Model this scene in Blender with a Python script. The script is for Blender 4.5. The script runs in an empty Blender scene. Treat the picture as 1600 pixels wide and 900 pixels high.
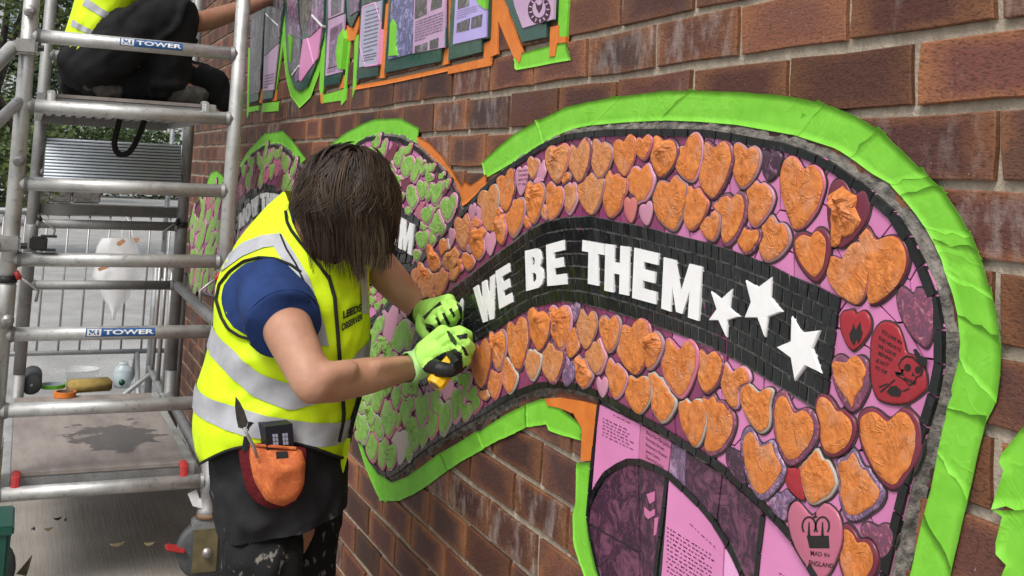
import bpy, bmesh, math, random
from mathutils import Vector, noise
from mathutils.geometry import tessellate_polygon
random.seed(7)
SC = bpy.context.scene
COL = SC.collection
rad = math.radians
# ------------------------------------------------------------------ camera, sky, sun
HC = 1.45            # eye height (m)
DW = 0.9135          # eye to wall (m)
F, PX, PY = 1652.52, 800.0, 142.8     # focal length and principal point for a 1600x900 frame
YAW, PITCH, ROLL = -0.42530, -0.08240, 0.04860
def _mm(A, B): return [[sum(A[i][k]*B[k][j] for k in range(3)) for j in range(3)] for i in range(3)]
cy, sy, cp, sp, cr, sr = math.cos(YAW), math.sin(YAW), math.cos(PITCH), math.sin(PITCH), math.cos(ROLL), math.sin(ROLL)
RM = _mm([[cr,-sr,0],[sr,cr,0],[0,0,1]], _mm([[1,0,0],[0,cp,-sp],[0,sp,cp]], [[cy,0,sy],[0,1,0],[-sy,0,cy]]))
CAM = Vector((-DW, 0, HC))
def ray(x, y):
    d = ((x-PX)/F, (y-PY)/F, 1.0)
    w = [sum(RM[k][i]*d[k] for k in range(3)) for i in range(3)]
    return Vector((w[0], w[2], -w[1]))
def at_y(x, y, Y): r = ray(x, y); return CAM + r*(Y/r.y)
def at_x(x, y, X=0.0): r = ray(x, y); return CAM + r*((X+DW)/r.x)
def at_z(x, y, Z): r = ray(x, y); return CAM + r*((Z-HC)/r.z)
def axis(i): w = RM[i]; return Vector((w[0], w[2], -w[1]))
from mathutils import Matrix
cam_data = bpy.data.cameras.new('camera'); cam = bpy.data.objects.new('camera', cam_data); COL.objects.link(cam)
r_, u_, b_ = axis(0), -axis(1), -axis(2)
cam.matrix_world = Matrix(((r_.x,u_.x,b_.x,CAM.x),(r_.y,u_.y,b_.y,CAM.y),(r_.z,u_.z,b_.z,CAM.z),(0,0,0,1)))
cam_data.sensor_width = 36; cam_data.lens = 36*F/1600; cam_data.shift_y = -(450-PY)/1600
cam_data.clip_start = 0.02; cam_data.clip_end = 500
SC.camera = cam
SUN_EL, SUN_AZ = rad(52), rad(235)      # azimuth clockwise from +Y
wd = bpy.data.worlds.new('World'); SC.world = wd; wd.use_nodes = True
nt = wd.node_tree; nt.nodes.clear()
sky = nt.nodes.new('ShaderNodeTexSky'); sky.sky_type = 'NISHITA'; sky.sun_disc = False
sky.sun_elevation = SUN_EL; sky.sun_rotation = SUN_AZ; sky.dust_density = 4; sky.air_density = 1.4
hs = nt.nodes.new('ShaderNodeHueSaturation'); hs.inputs['Saturation'].default_value = 0.3
bg = nt.nodes.new('ShaderNodeBackground'); bg.inputs['Strength'].default_value = 0.132
out = nt.nodes.new('ShaderNodeOutputWorld')
nt.links.new(sky.outputs[0], hs.inputs['Color']); nt.links.new(hs.outputs[0], bg.inputs[0]); nt.links.new(bg.outputs[0], out.inputs[0])
sl = bpy.data.lights.new('sun', 'SUN'); sl.energy = 1.55; sl.angle = rad(20); sl.color = (1, .96, .9)
so = bpy.data.objects.new('sun', sl); COL.objects.link(so)
sd = Vector((math.sin(SUN_AZ)*math.cos(SUN_EL), math.cos(SUN_AZ)*math.cos(SUN_EL), math.sin(SUN_EL)))
so.rotation_euler = sd.to_track_quat('Z', 'Y').to_euler()
vs = SC.view_settings; vs.view_transform = 'Standard'; vs.look = 'None'; vs.exposure = 0.42; vs.gamma = 1
# ------------------------------------------------------------------ materials
class NT:
    def __init__(s, name):
        s.m = bpy.data.materials.new(name); s.m.use_nodes = True; s.t = s.m.node_tree
        s.b = s.t.nodes['Principled BSDF']
    def n(s, typ, **kw):
        x = s.t.nodes.new('ShaderNode'+typ)
        for k, v in kw.items(): setattr(x, k, v)
        return x
    def l(s, a, b): s.t.links.new(a, b)
    def val(s, inp, v):
        if hasattr(v, 'is_output'): s.l(v, inp)
        else: inp.default_value = v
    def pos(s, scale=(1,1,1), src='pos'):
        if src == 'pos': o = s.n('NewGeometry').outputs['Position']
        else: o = s.n('TexCoord').outputs[src]
        mp = s.n('Mapping'); mp.inputs['Scale'].default_value = scale; s.l(o, mp.inputs[0]); return mp.outputs[0]
    def noise(s, scale, detail=4, vec=None, rough=.6, dist=0):
        x = s.n('TexNoise'); x.inputs['Scale'].default_value = scale; x.inputs['Detail'].default_value = detail
        x.inputs['Roughness'].default_value = rough; x.inputs['Distortion'].default_value = dist
        s.l(vec if vec is not None else s.pos(), x.inputs['Vector']); return x.outputs['Fac']
    def vor(s, scale, vec=None, feature='F1'):
        x = s.n('TexVoronoi', feature=feature); x.inputs['Scale'].default_value = scale
        s.l(vec if vec is not None else s.pos(), x.inputs['Vector']); return x.outputs['Distance']
    def ramp(s, fac, stops):
        x = s.n('ValToRGB'); e = x.color_ramp.elements
        while len(e) < len(stops): e.new(.5)
        for i, (p, c) in enumerate(stops):
            e[i].position = p; e[i].color = (c[0], c[1], c[2], 1) if hasattr(c, '__len__') else (c, c, c, 1)
        s.l(fac, x.inputs[0]); return x.outputs[0]
    def mix(s, fac, a, b, mode='MIX'):
        x = s.n('Mix', data_type='RGBA', blend_type=mode)
        s.val(x.inputs[0], fac); s.val(x.inputs[6], a if hasattr(a, 'is_output') else (*a, 1)); s.val(x.inputs[7], b if hasattr(b, 'is_output') else (*b, 1))
        return x.outputs[2]
    def math(s, op, a, b=0):
        x = s.n('Math', operation=op); s.val(x.inputs[0], a); s.val(x.inputs[1], b); return x.outputs[0]
    def bump(s, h, strength=.5, dist=.002, prev=None):
        x = s.n('Bump'); x.inputs['Strength'].default_value = strength; x.inputs['Distance'].default_value = dist
        s.l(h, x.inputs['Height'])
        if prev is not None: s.l(prev, x.inputs['Normal'])
        return x.outputs[0]
    def fin(s, col, rough=.6, metal=0, normal=None, spec=.5):
        s.val(s.b.inputs['Base Color'], col if hasattr(col, 'is_output') else (*col, 1))
        s.val(s.b.inputs['Roughness'], rough); s.val(s.b.inputs['Metallic'], metal)
        s.b.inputs['Specular IOR Level'].default_value = spec
        if normal is not None: s.l(normal, s.b.inputs['Normal'])
        return s.m
def simple(name, c1, c2=None, rough=.6, metal=0, ns=30, bs=None, bstr=.3, bd=.002, spec=.5, stretch=(1,1,1), lo=.35, hi=.65, src='pos'):
    t = NT(name); v = t.pos(stretch, src)
    c2 = c2 or tuple(x*.75 for x in c1)
    col = t.ramp(t.noise(ns, 5, v), [(lo, c1), (hi, c2)])
    nr = t.bump(t.noise(bs, 4, v), bstr, bd) if bs else None
    return t.fin(col, rough, metal, nr, spec)
def brick_mat(island):
    t = NT('brick_stuff_clay' if island else 'brick_clay')
    uv = t.n('UVMap').outputs[0]; sx = t.n('SeparateXYZ'); t.l(uv, sx.inputs[0])
    rnd = t.n('NewGeometry').outputs['Random Per Island'] if island else t.n('ObjectInfo').outputs['Random']
    def edge(o, k):
        a = t.math('ABSOLUTE', t.math('SUBTRACT', o, .5)); return t.math('MULTIPLY', a, k)
    n1 = t.noise(38, 5); n2 = t.noise(9, 4)
    e = t.math('MAXIMUM', edge(sx.outputs[0], 2.0), edge(sx.outputs[1], 1.75))
    e = t.math('ADD', e, t.math('MULTIPLY', t.math('SUBTRACT', n2, .5), .75))
    e = t.math('ADD', e, t.math('MULTIPLY', t.math('SUBTRACT', n1, .5), .35))
    core = t.ramp(rnd, [(0, (.082,.031,.026)), (.25, (.13,.044,.032)), (.5, (.062,.034,.031)), (.75, (.155,.058,.034)), (1, (.092,.037,.03))])
    rim = t.ramp(t.math('FRACT', t.math('MULTIPLY', rnd, 7.3)), [(0, (.27,.11,.045)), (.4, (.19,.075,.035)), (.7, (.30,.125,.055)), (1, (.15,.064,.035))])
    col = t.mix(t.ramp(e, [(.5, 0), (1.0, 1)]), core, rim)
    g = t.noise(420, 3, t.pos((1, .4, 1)))
    col = t.mix(t.ramp(g, [(.32, .65), (.5, 0)]), col, (.016,.009,.008))
    col = t.mix(t.ramp(t.noise(260, 2), [(.70, 0), (.77, .8)]), col, (.42,.3,.22))
    gain = t.ramp(t.math('FRACT', t.math('MULTIPLY', rnd, 13.7)), [(0, .55), (.8, 1.0), (1, 1.3)])
    col = t.mix(1.0, col, gain, 'MULTIPLY')
    pur = t.math('MULTIPLY', t.ramp(t.math('FRACT', t.math('MULTIPLY', rnd, 31.1)), [(.5, 0), (.8, .28)]), t.ramp(t.noise(14, 3), [(.4, 0), (.65, 1)])); col = t.mix(pur, col, (.085,.055,.062))
    dk = t.math('MULTIPLY', t.ramp(t.math('FRACT', t.math('MULTIPLY', rnd, 53.7)), [(.72, 0), (.76, 1)]), t.ramp(t.noise(11, 5), [(.42, 0), (.56, .5)])); col = t.mix(dk, col, (.035,.026,.025))
    bl = t.math('MULTIPLY', t.ramp(t.math('FRACT', t.math('MULTIPLY', rnd, 91.3)), [(.80, 0), (.83, 1)]), t.ramp(t.noise(16, 6, t.pos((1, 1.6, .8)), .7), [(.48, 0), (.7, .42)])); col = t.mix(bl, col, (.46,.41,.38))
    st = t.noise(7, 3, t.pos((1, 2.2, .5)))
    col = t.mix(t.math('MULTIPLY', t.ramp(st, [(.66, 0), (.8, .6)]), t.ramp(t.noise(60, 3, t.pos((1, 2, .35))), [(.42, 0), (.6, 1)])), col, (.5,.45,.42))
    hgt = t.math('ADD', t.math('MULTIPLY', g, .5), t.noise(150, 4, t.pos((1, .45, 1))))
    nr = t.bump(hgt, .8, .0022)
    return t.fin(col, t.ramp(n2, [(.3, .55), (.7, .8)]), 0, nr, .35)
MT = {}
MT['brick'] = brick_mat(False); MT['brick_s'] = brick_mat(True)
def mortar():
    t = NT('mortar'); c = t.ramp(t.noise(55, 6), [(.3, (.27,.23,.18)), (.55, (.39,.335,.265)), (.75, (.46,.405,.33))])
    c = t.mix(t.ramp(t.noise(300, 2), [(.6, 0), (.75, .5)]), c, (.26,.225,.19)); c = t.mix(t.ramp(t.noise(4, 4), [(.55, 0), (.75, .45)]), c, (.22,.19,.155))
    return t.fin(c, .9, 0, t.bump(t.noise(160, 5), .9, .004), .2)
MT['mortar'] = mortar()
MT['grout_dark'] = simple('dark_grout', (.022,.02,.02), (.05,.045,.042), .9, ns=80, bs=300, bstr=.6)
MT['grout_mid'] = simple('band_grout', (.11,.105,.10), (.06,.056,.054), .9, ns=90, bs=300, bstr=.5)
MT['grout'] = simple('grey_grout', (.22,.20,.175), (.065,.06,.056), .92, ns=60, bs=130, bstr=1, bd=.006)
def glaze(name, c, rough=.12, var=.8, spec=.5):
    t = NT(name); o = t.n('ObjectInfo').outputs['Random']
    cc = t.mix(o, c, tuple(x*var for x in c))
    cc = t.mix(t.ramp(t.noise(90, 4), [(.55, 0), (.8, .35)]), cc, tuple(min(1, x*.6+.08) for x in c))
    return t.fin(cc, t.ramp(t.noise(40, 3), [(.3, rough), (.7, rough+.15)]), 0, t.bump(t.noise(35, 2), .15, .002), spec)
MT['pink'] = glaze('pink_glaze', (.60,.20,.42), .25)
MT['magenta'] = glaze('magenta_glaze', (.24,.045,.13), .2)
MT['black_tile'] = glaze('black_glaze', (.012,.014,.015), .13, .5, .5)
MT['white'] = simple('white_glaze', (.80,.80,.80), (.72,.72,.73), .3, ns=25, bs=60, bstr=.12)
MT['h_pink'] = glaze('pale_pink_ceramic', (.55,.25,.36), .3)
MT['h_maroon'] = glaze('maroon_ceramic', (.16,.025,.05), .25)
MT['h_red'] = glaze('red_ceramic', (.36,.022,.035), .22)
MT['h_salmon'] = glaze('salmon_ceramic', (.55,.16,.15), .28)
MT['h_rose'] = glaze('rose_ceramic', (.50,.14,.22), .22)
MT['h_pale'] = glaze('dusty_pink_ceramic', (.36,.19,.22), .4)
MT['h_white'] = glaze('bone_ceramic', (.44,.37,.33), .45)
def pictured(name, a, b, c, sc=60):
    t = NT(name); n1 = t.noise(sc, 7, t.pos((1, 1, .9)), .75, .9)
    col = t.ramp(n1, [(.32, a), (.47, b), (.56, a), (.68, c)])
    return t.fin(col, .25, 0, None, .5)
MT['h_dark'] = pictured('dark_transfer_ceramic', (.10,.035,.075), (.03,.02,.03), (.36,.2,.3), 80)
MT['h_floral'] = pictured('floral_transfer_ceramic', (.28,.06,.11), (.10,.05,.09), (.42,.3,.34), 110)
MT['h_lilac'] = pictured('lilac_transfer_ceramic', (.30,.16,.27), (.08,.06,.12), (.45,.38,.5), 100)
MT['photo_dark'] = pictured('plum_photo_sheet', (.13,.045,.085), (.03,.014,.03), (.19,.075,.12), 28)
MT['photo_grey'] = pictured('grey_photo_sheet', (.16,.14,.17), (.055,.05,.06), (.3,.27,.33), 22)
MT['photo_mauve'] = pictured('mauve_photo_sheet', (.28,.17,.30), (.09,.06,.10), (.42,.3,.44), 26)
MT['photo_blue'] = pictured('blue_photo_sheet', (.25,.24,.48), (.07,.07,.15), (.42,.4,.68), 34)
MT['sheet_pink'] = simple('pink_sheet', (.66,.235,.47), (.58,.20,.41), .28, ns=9)
MT['sheet_rose'] = simple('rose_sheet', (.52,.165,.32), (.46,.14,.28), .28, ns=9)
MT['sheet_pale'] = simple('pale_pink_sheet', (.72,.36,.62), (.68,.31,.55), .28, ns=9)
MT['sheet_mauve'] = simple('mauve_sheet', (.50,.33,.50), (.42,.27,.43), .3, ns=9)
MT['sheet_blue'] = simple('pale_blue_sheet', (.38,.40,.52), (.33,.34,.46), .3, ns=9)
MT['sheet_violet'] = simple('violet_sheet', (.43,.36,.72), (.38,.31,.64), .3, ns=9)
MT['green_tile'] = glaze('bottle_green_glaze', (.022,.075,.06), .12, .7)
MT['ink'] = simple('ink', (.05,.015,.035), (.035,.012,.025), .5, ns=20)
MT['ink_soft'] = simple('faded_ink', (.17,.11,.18), (.13,.08,.14), .5, ns=20)
MT['ink_black'] = simple('black_ink', (.015,.012,.012), (.01,.01,.01), .5, ns=20)
def tape(name, c, c2, rough=.55, cs=20, bs=.17):
    t = NT(name); v = t.pos()
    n1 = t.noise(cs, 5, None, .6, 1.0)
    col = t.ramp(n1, [(.3, c), (.7, c2)])
    def crease(scale, off):
        x = t.math('ABSOLUTE', t.math('SUBTRACT', t.noise(scale, 3, t.pos((1, 1, 1+off)), .55, .9), .5))
        return t.ramp(x, [(0, 1), (.045, 0)])
    k1 = t.math('MULTIPLY', crease(cs*.5, .3), t.ramp(t.noise(cs*.33, 2), [(.45, 0), (.6, 1)]))
    k2 = t.math('MULTIPLY', crease(cs*1.3, -.3), t.ramp(t.noise(cs*.45, 2), [(.4, 0), (.6, .6)]))
    h = t.math('ADD', t.math('MULTIPLY', n1, .5), t.math('ADD', k1, k2))
    col = t.mix(t.math('MULTIPLY', k2, .22), col, tuple(min(1, x*1.25+.06) for x in c))
    if cs > 40: col = t.mix(t.ramp(t.noise(30, 5), [(.5, 0), (.72, .55)]), col, tuple(x*.55+.16 for x in c)); col = t.mix(t.ramp(t.noise(75, 4), [(.3, .55), (.46, 0)]), col, tuple(x*.55 for x in c2))  # crumple shadows mixed into the heart tape colour, along with pale smears
    nr = t.bump(t.noise(300, 3), .15, .001, t.bump(h, bs, .003))
    return t.fin(col, rough, 0, nr, .35)
MT['tape_green'] = tape('green_tape', (.20,.56,.045), (.145,.46,.026))
MT['tape_orange'] = tape('orange_tape', (.66,.20,.035), (.53,.14,.022))
MT['cover_orange'] = tape('orange_heart_tape', (.66,.23,.06), (.47,.13,.026), .5, 66, .55)
MT['cover_pale'] = tape('pale_orange_heart_tape', (.60,.255,.10), (.45,.16,.05), .5, 66, .55)
MT['cover_green'] = tape('green_heart_tape', (.27,.48,.10), (.17,.36,.055), .6, 50, .7)
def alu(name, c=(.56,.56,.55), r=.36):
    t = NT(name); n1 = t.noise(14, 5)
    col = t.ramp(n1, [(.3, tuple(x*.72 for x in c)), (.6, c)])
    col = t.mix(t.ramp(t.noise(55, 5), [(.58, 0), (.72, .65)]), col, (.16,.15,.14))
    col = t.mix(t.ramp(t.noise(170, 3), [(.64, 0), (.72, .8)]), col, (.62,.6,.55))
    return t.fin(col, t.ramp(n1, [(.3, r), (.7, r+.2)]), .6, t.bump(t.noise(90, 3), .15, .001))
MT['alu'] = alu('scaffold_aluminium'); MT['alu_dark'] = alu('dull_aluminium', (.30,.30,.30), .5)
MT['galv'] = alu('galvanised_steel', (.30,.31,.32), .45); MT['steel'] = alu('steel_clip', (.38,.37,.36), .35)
MT['ribbed'] = simple('ribbed_aluminium', (.84,.90,.97), (.76,.83,.91), .3, .1, ns=12)
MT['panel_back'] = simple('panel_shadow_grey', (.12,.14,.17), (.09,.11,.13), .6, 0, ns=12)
MT['black_plastic'] = simple('black_plastic', (.013,.013,.014), (.02,.02,.02), .45, ns=40)
MT['red_plastic'] = simple('red_plastic', (.45,.03,.03), (.35,.03,.03), .45, ns=40)
MT['blue_sticker'] = simple('blue_sticker', (.015,.09,.28), (.02,.075,.22), .4, ns=60)
MT['white_paint'] = simple('white_print', (.75,.75,.75), (.62,.64,.66), .45, ns=90)
def deck():
    t = NT('plywood_deck'); c = t.ramp(t.noise(16, 6, t.pos((1, .25, 1))), [(.3, (.20,.17,.155)), (.6, (.29,.255,.235)), (.8, (.34,.30,.28))])
    c = t.mix(t.ramp(t.noise(90, 3), [(.66, 0), (.74, .6)]), c, (.06,.055,.05))
    # puddle: a wet patch with its own ragged outline
    g = t.n('NewGeometry').outputs['Position']; s = t.n('VectorMath', operation='SUBTRACT'); t.l(g, s.inputs[0]); s.inputs[1].default_value = tuple(PUD)
    s2 = t.n('VectorMath', operation='MULTIPLY'); t.l(s.outputs[0], s2.inputs[0]); s2.inputs[1].default_value = (1/.20, 1/.27, 0)
    ln = t.n('VectorMath', operation='LENGTH'); t.l(s2.outputs[0], ln.inputs[0])
    d = t.math('ADD', ln.outputs['Value'], t.math('MULTIPLY', t.math('SUBTRACT', t.noise(13, 6, None, .65), .5), 2.4))
    wet = t.ramp(d, [(.72, 1), (.78, 0)])
    c = t.mix(t.math('MULTIPLY', wet, .8), c, (.045,.038,.034))
    r = t.mix(wet, (.75,.75,.75), (.4,.4,.4))
    return t.fin(c, r, 0, t.bump(t.noise(60, 4), .3, .002), .4)
PUD = at_z(178, 682, HC-1.055)
MT['deck'] = deck()
def concrete():
    t = NT('brushed_concrete'); v = t.pos((1, .09, 1))
    b = t.noise(95, 4, t.pos((1, .03, 1)), .7, .15); c = t.ramp(t.noise(3.5, 5), [(.3, (.24,.22,.195)), (.7, (.33,.305,.275))])
    c = t.mix(t.ramp(b, [(.34, .26), (.55, 0)]), c, (.13,.118,.105)); c = t.mix(t.ramp(t.noise(130, 3), [(.3, .4), (.5, 0)]), c, (.12,.11,.1))
    c = t.mix(t.ramp(t.noise(35, 4), [(.6, 0), (.72, .5)]), c, (.36,.33,.29))
    return t.fin(c, .85, 0, t.bump(b, .45, .005, t.bump(t.noise(200, 3), .4, .002)), .3)
MT['concrete'] = concrete()
def asphalt():
    t = NT('asphalt'); c = t.ramp(t.noise(95, 3), [(.3, (.17,.17,.167)), (.5, (.31,.31,.305)), (.7, (.47,.465,.455))])
    c = t.mix(t.ramp(t.noise(2.2, 4), [(.4, 0), (.65, .4)]), c, (.15,.148,.144))
    return t.fin(c, .85, 0, t.bump(t.noise(110, 3), .6, .005), .3)
MT['asphalt'] = asphalt()
MT['yellow_line'] = simple('yellow_paint', (.62,.50,.16), (.4,.34,.16), .7, ns=30)
MT['kerb'] = simple('kerb_stone', (.11,.105,.10), (.16,.155,.15), .85, ns=8)
def skin(name, c, c2):
    t = NT(name); n1 = t.noise(18, 4)
    col = t.ramp(n1, [(.3, c), (.7, c2)])
    col = t.mix(t.ramp(t.noise(220, 2), [(.62, 0), (.76, .2)]), col, tuple(x*.6 for x in c2)); col = t.mix(t.ramp(t.noise(9, 4), [(.5, 0), (.7, .5)]), col, (c[0]*.95, c[1]*.72, c[2]*.62)); col = t.mix(t.ramp(t.noise(45, 5), [(.62, 0), (.74, .4)]), col, (.42,.36,.31))
    t.b.inputs['Subsurface Weight'].default_value = .08; t.b.inputs['Subsurface Radius'].default_value = (.006,.003,.002)
    return t.fin(col, t.ramp(t.noise(30, 3), [(.3, .42), (.7, .62)]), 0, t.bump(t.noise(350, 3), .35, .0009, t.bump(t.noise(24, 3, None, .5, .5), .3, .006)), .4)
MT['skin'] = skin('skin', (.47,.26,.175), (.39,.20,.13)); MT['skin2'] = skin('tanned_skin', (.36,.185,.12), (.26,.12,.075))
def cloth(name, c, c2=None, rough=.85, ns=14, weave=900, wstr=.25, spot=None, fold=(16, .35, .008)):
    t = NT(name); c2 = c2 or tuple(x*.72 for x in c)
    col = t.ramp(t.noise(ns, 5), [(.35, c), (.7, c2)])
    if spot: col = t.mix(t.ramp(t.noise(spot[0], 5, t.pos((1,1,.7)), .6), [(spot[1], 0), (spot[1]+.05, .8)]), col, spot[2])
    nr = t.bump(t.noise(fold[0], 3, None, .5, .6), fold[1], fold[2])
    return t.fin(col, rough, 0, t.bump(t.noise(weave, 2), wstr, .0008, nr), .25)
MT['hivis'] = cloth('hi_vis_yellow', (.63,.84,.012), (.53,.74,.008), .6, ns=9)
MT['reflective'] = cloth('reflective_tape', (.40,.41,.44), (.31,.32,.35), .38, ns=22, spot=(55, .70, (.12,.12,.12)))
MT['binding'] = cloth('black_binding', (.012,.012,.012), (.02,.02,.02), .8)
MT['navy'] = cloth('navy_cotton', (.017,.043,.15), (.009,.022,.085), .9, ns=12)
MT['shirt_dark'] = cloth('charcoal_cotton', (.012,.012,.014), (.024,.024,.026), .9, ns=10, spot=(38, .66, (.12,.12,.12)))
MT['trouser'] = cloth('black_work_trousers', (.006,.006,.007), (.013,.013,.014), .9, ns=8, spot=(42, .60, (.20,.185,.16)))
MT['trouser2'] = cloth('plain_black_trousers', (.008,.008,.009), (.016,.016,.017), .9, ns=8, spot=(60, .76, (.2,.15,.1)))
MT['boot'] = cloth('grey_boot', (.05,.047,.042), (.09,.085,.075), .8, ns=30)
MT['glove_lime'] = cloth('lime_knit', (.44,.80,.16), (.36,.70,.11), .85, ns=30, weave=700, wstr=.5, fold=(60,.3,.003))
MT['glove_cuff'] = cloth('pale_lime_cuff', (.40,.66,.27), (.33,.58,.2), .9, ns=30, weave=500, wstr=.6, fold=(80,.3,.002))
MT['glove_black'] = cloth('black_nitrile', (.012,.013,.013), (.02,.02,.02), .5, ns=40, fold=(70,.4,.003))
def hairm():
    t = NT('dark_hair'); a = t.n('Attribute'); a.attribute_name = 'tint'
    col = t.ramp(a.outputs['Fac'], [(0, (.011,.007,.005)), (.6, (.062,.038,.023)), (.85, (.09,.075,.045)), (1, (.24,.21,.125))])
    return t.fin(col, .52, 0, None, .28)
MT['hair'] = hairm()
MT['hair_base'] = simple('hair_base', (.008,.006,.005), (.012,.009,.007), .7, ns=90, stretch=(1,1,.2))
MT['yellow_plastic'] = simple('yellow_plastic', (.75,.43,.01), (.66,.37,.01), .4, ns=20)
MT['pouch'] = pictured('orange_print_cloth', (.56,.15,.035), (.42,.09,.025), (.62,.19,.06), 55)
MT['pouch'].node_tree.nodes['Principled BSDF'].inputs['Roughness'].default_value = .8
MT['velvet'] = cloth('crimson_velvet', (.12,.008,.012), (.07,.005,.008), .9, ns=40, fold=(50,.8,.006))
MT['navy_box'] = simple('navy_case', (.004,.007,.014), (.006,.009,.018), .5, ns=30)
MT['grey_metal'] = simple('worn_blade', (.06,.055,.05), (.12,.11,.10), .4, .6, ns=60)
MT['sponge'] = simple('sponge_foam', (.42,.30,.09), (.30,.21,.06), .95, ns=40, bs=160, bstr=1, bd=.006)
MT['rubber'] = simple('dark_roll_rubber', (.025,.028,.03), (.035,.038,.04), .7, ns=30)
MT['bin_green'] = simple('dark_green_plastic', (.006,.07,.05), (.006,.055,.04), .4, ns=20)
MT['leaf_dry'] = simple('dry_leaf', (.35,.29,.17), (.22,.17,.09), .8, ns=60)
MT['castor_tan'] = simple('olive_castor_paint', (.17,.14,.07), (.11,.095,.05), .5, .2, ns=30)
MT['tyre'] = simple('grey_tyre', (.05,.055,.06), (.08,.085,.09), .7, ns=30)
MT['rust'] = simple('rust_stain', (.42,.20,.09), (.5,.3,.18), .8, ns=60)
MT['wood'] = simple('worn_wood', (.22,.13,.07), (.14,.08,.05), .7, ns=30)
def clear(name, c, a):
    t = NT(name); t.b.inputs['Alpha'].default_value = a
    return t.fin(c, .12, 0, t.bump(t.noise(45, 4), .3, .004), .6)
MT['clear'] = clear('clear_plastic', (.72,.76,.78), .32); MT['bag'] = clear('thin_polythene', (.80,.80,.81), .6)
MT['bottle'] = clear('bottle_plastic', (.62,.74,.80), .45)
def leafm(name, a, b):
    t = NT(name); r = t.n('NewGeometry').outputs['Random Per Island']
    t.b.inputs['Subsurface Weight'].default_value = .0
    return t.fin(t.mix(r, a, b), .55, 0, None, .35)
MT['leaf1'] = leafm('leaf_green', (.06,.095,.025), (.13,.17,.05)); MT['leaf2'] = leafm('leaf_dark', (.025,.05,.015), (.06,.095,.028))
MT['bark'] = simple('bark', (.07,.055,.045), (.035,.028,.023), .9, ns=25, bs=60, bstr=1, bd=.02)
MT['stone'] = simple('dark_stone', (.07,.062,.056), (.13,.12,.11), .9, ns=6, bs=20, bstr=.8, bd=.03)
MT['render'] = simple('pale_render', (.52,.54,.55), (.44,.46,.47), .85, ns=3)
MT['frame_white'] = simple('white_upvc', (.72,.74,.76), (.66,.68,.7), .45, ns=5)
MT['pane'] = simple('window_glass', (.20,.27,.32), (.27,.33,.37), .08, ns=1.2)
MT['slate'] = simple('roof_slate', (.06,.06,.065), (.1,.1,.105), .8, ns=9)
MT['sign_blue'] = simple('sign_blue', (.015,.09,.42), (.015,.08,.38), .4, ns=5)
# ------------------------------------------------------------------ helpers
WO = {}
def props(o, label=None, cat=None, group=None, kind=None):
    if label: o['label'] = label
    if cat: o['category'] = cat
    if group: o['group'] = group
    if kind: o['kind'] = kind
    return o
def thing(name, loc, label, cat, group=None):
    o = bpy.data.objects.new(name, None); COL.objects.link(o); o.location = loc; o.empty_display_size = .1
    WO[o] = Vector(loc); return props(o, label, cat, group)
def link(name, me, org, parent=None):
    o = bpy.data.objects.new(name, me); COL.objects.link(o); WO[o] = Vector(org)
    if parent is not None:
        o.parent = parent; o.location = Vector(org)-WO[parent]
    else: o.location = org
    return o
def mk(name, vf, mat, parent=None, org=None, smooth=False, fm=None):
    vs_, fs = vf
    vs_ = [Vector(v) for v in vs_]
    if org is None:
        lo = Vector((min(v.x for v in vs_), min(v.y for v in vs_), min(v.z for v in vs_))); hi = Vector((max(v.x for v in vs_), max(v.y for v in vs_), max(v.z for v in vs_)))
        org = (lo+hi)/2
    org = Vector(org)
    me = bpy.data.meshes.new(name); me.from_pydata([v-org for v in vs_], [], fs)
    for m in (mat if isinstance(mat, (list, tuple)) else [mat]): me.materials.append(m)
    if smooth: me.polygons.foreach_set('use_smooth', [True]*len(me.polygons))
    if fm: me.polygons.foreach_set('material_index', fm)
    me.update()
    return link(name, me, org, parent)
def cat(*parts):
    V, Fc = [], []
    for v, f in parts:
        n = len(V); V += list(v); Fc += [tuple(i+n for i in q) for q in f]
    return V, Fc
def box(c, s, R=None, bev=0):
    c = Vector(c); hx, hy, hz = s[0]/2, s[1]/2, s[2]/2
    if bev <= 0:
        v = [Vector((x, y, z)) for x in (-hx, hx) for y in (-hy, hy) for z in (-hz, hz)]
        f = [(0,1,3,2),(4,6,7,5),(0,4,5,1),(2,3,7,6),(0,2,6,4),(1,5,7,3)]
    else:
        bm = bmesh.new(); bmesh.ops.create_cube(bm, size=1)
        for q in bm.verts: q.co = Vector((q.co.x*s[0], q.co.y*s[1], q.co.z*s[2]))
        bmesh.ops.bevel(bm, geom=bm.edges[:], offset=bev, segments=2, affect='EDGES')
        bm.verts.index_update(); v = [q.co.copy() for q in bm.verts]; f = [tuple(w.index for w in q.verts) for q in bm.faces]; bm.free()
    if R is not None: v = [R @ q for q in v]
    return [q+c for q in v], f
def tube(pts, r, n=12, cap=True, flat=1.0, side=None):
    pts = [Vector(p) for p in pts]; k = len(pts)
    rs = list(r) if hasattr(r, '__len__') else [r]*k
    V, Fc = [], []; pn = None
    for i, p in enumerate(pts):
        d = (pts[min(i+1, k-1)]-pts[max(i-1, 0)]).normalized()
        if pn is None:
            a = Vector(side) if side else (Vector((0,0,1)) if abs(d.z) < .9 else Vector((1,0,0)))
            pn = (a-d*a.dot(d)).normalized()
        else: pn = (pn-d*pn.dot(d)).normalized()
        q = d.cross(pn)
        for j in range(n):
            t = 2*math.pi*j/n; V.append(p+(pn*math.cos(t)+q*math.sin(t)*flat)*rs[i])
    for i in range(k-1):
        for j in range(n):
            a = i*n+j; b = i*n+(j+1) % n; Fc.append((a, b, b+n, a+n))
    if cap:
        Fc.append(tuple(reversed(range(n)))); Fc.append(tuple((k-1)*n+j for j in range(n)))
    return V, Fc
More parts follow.
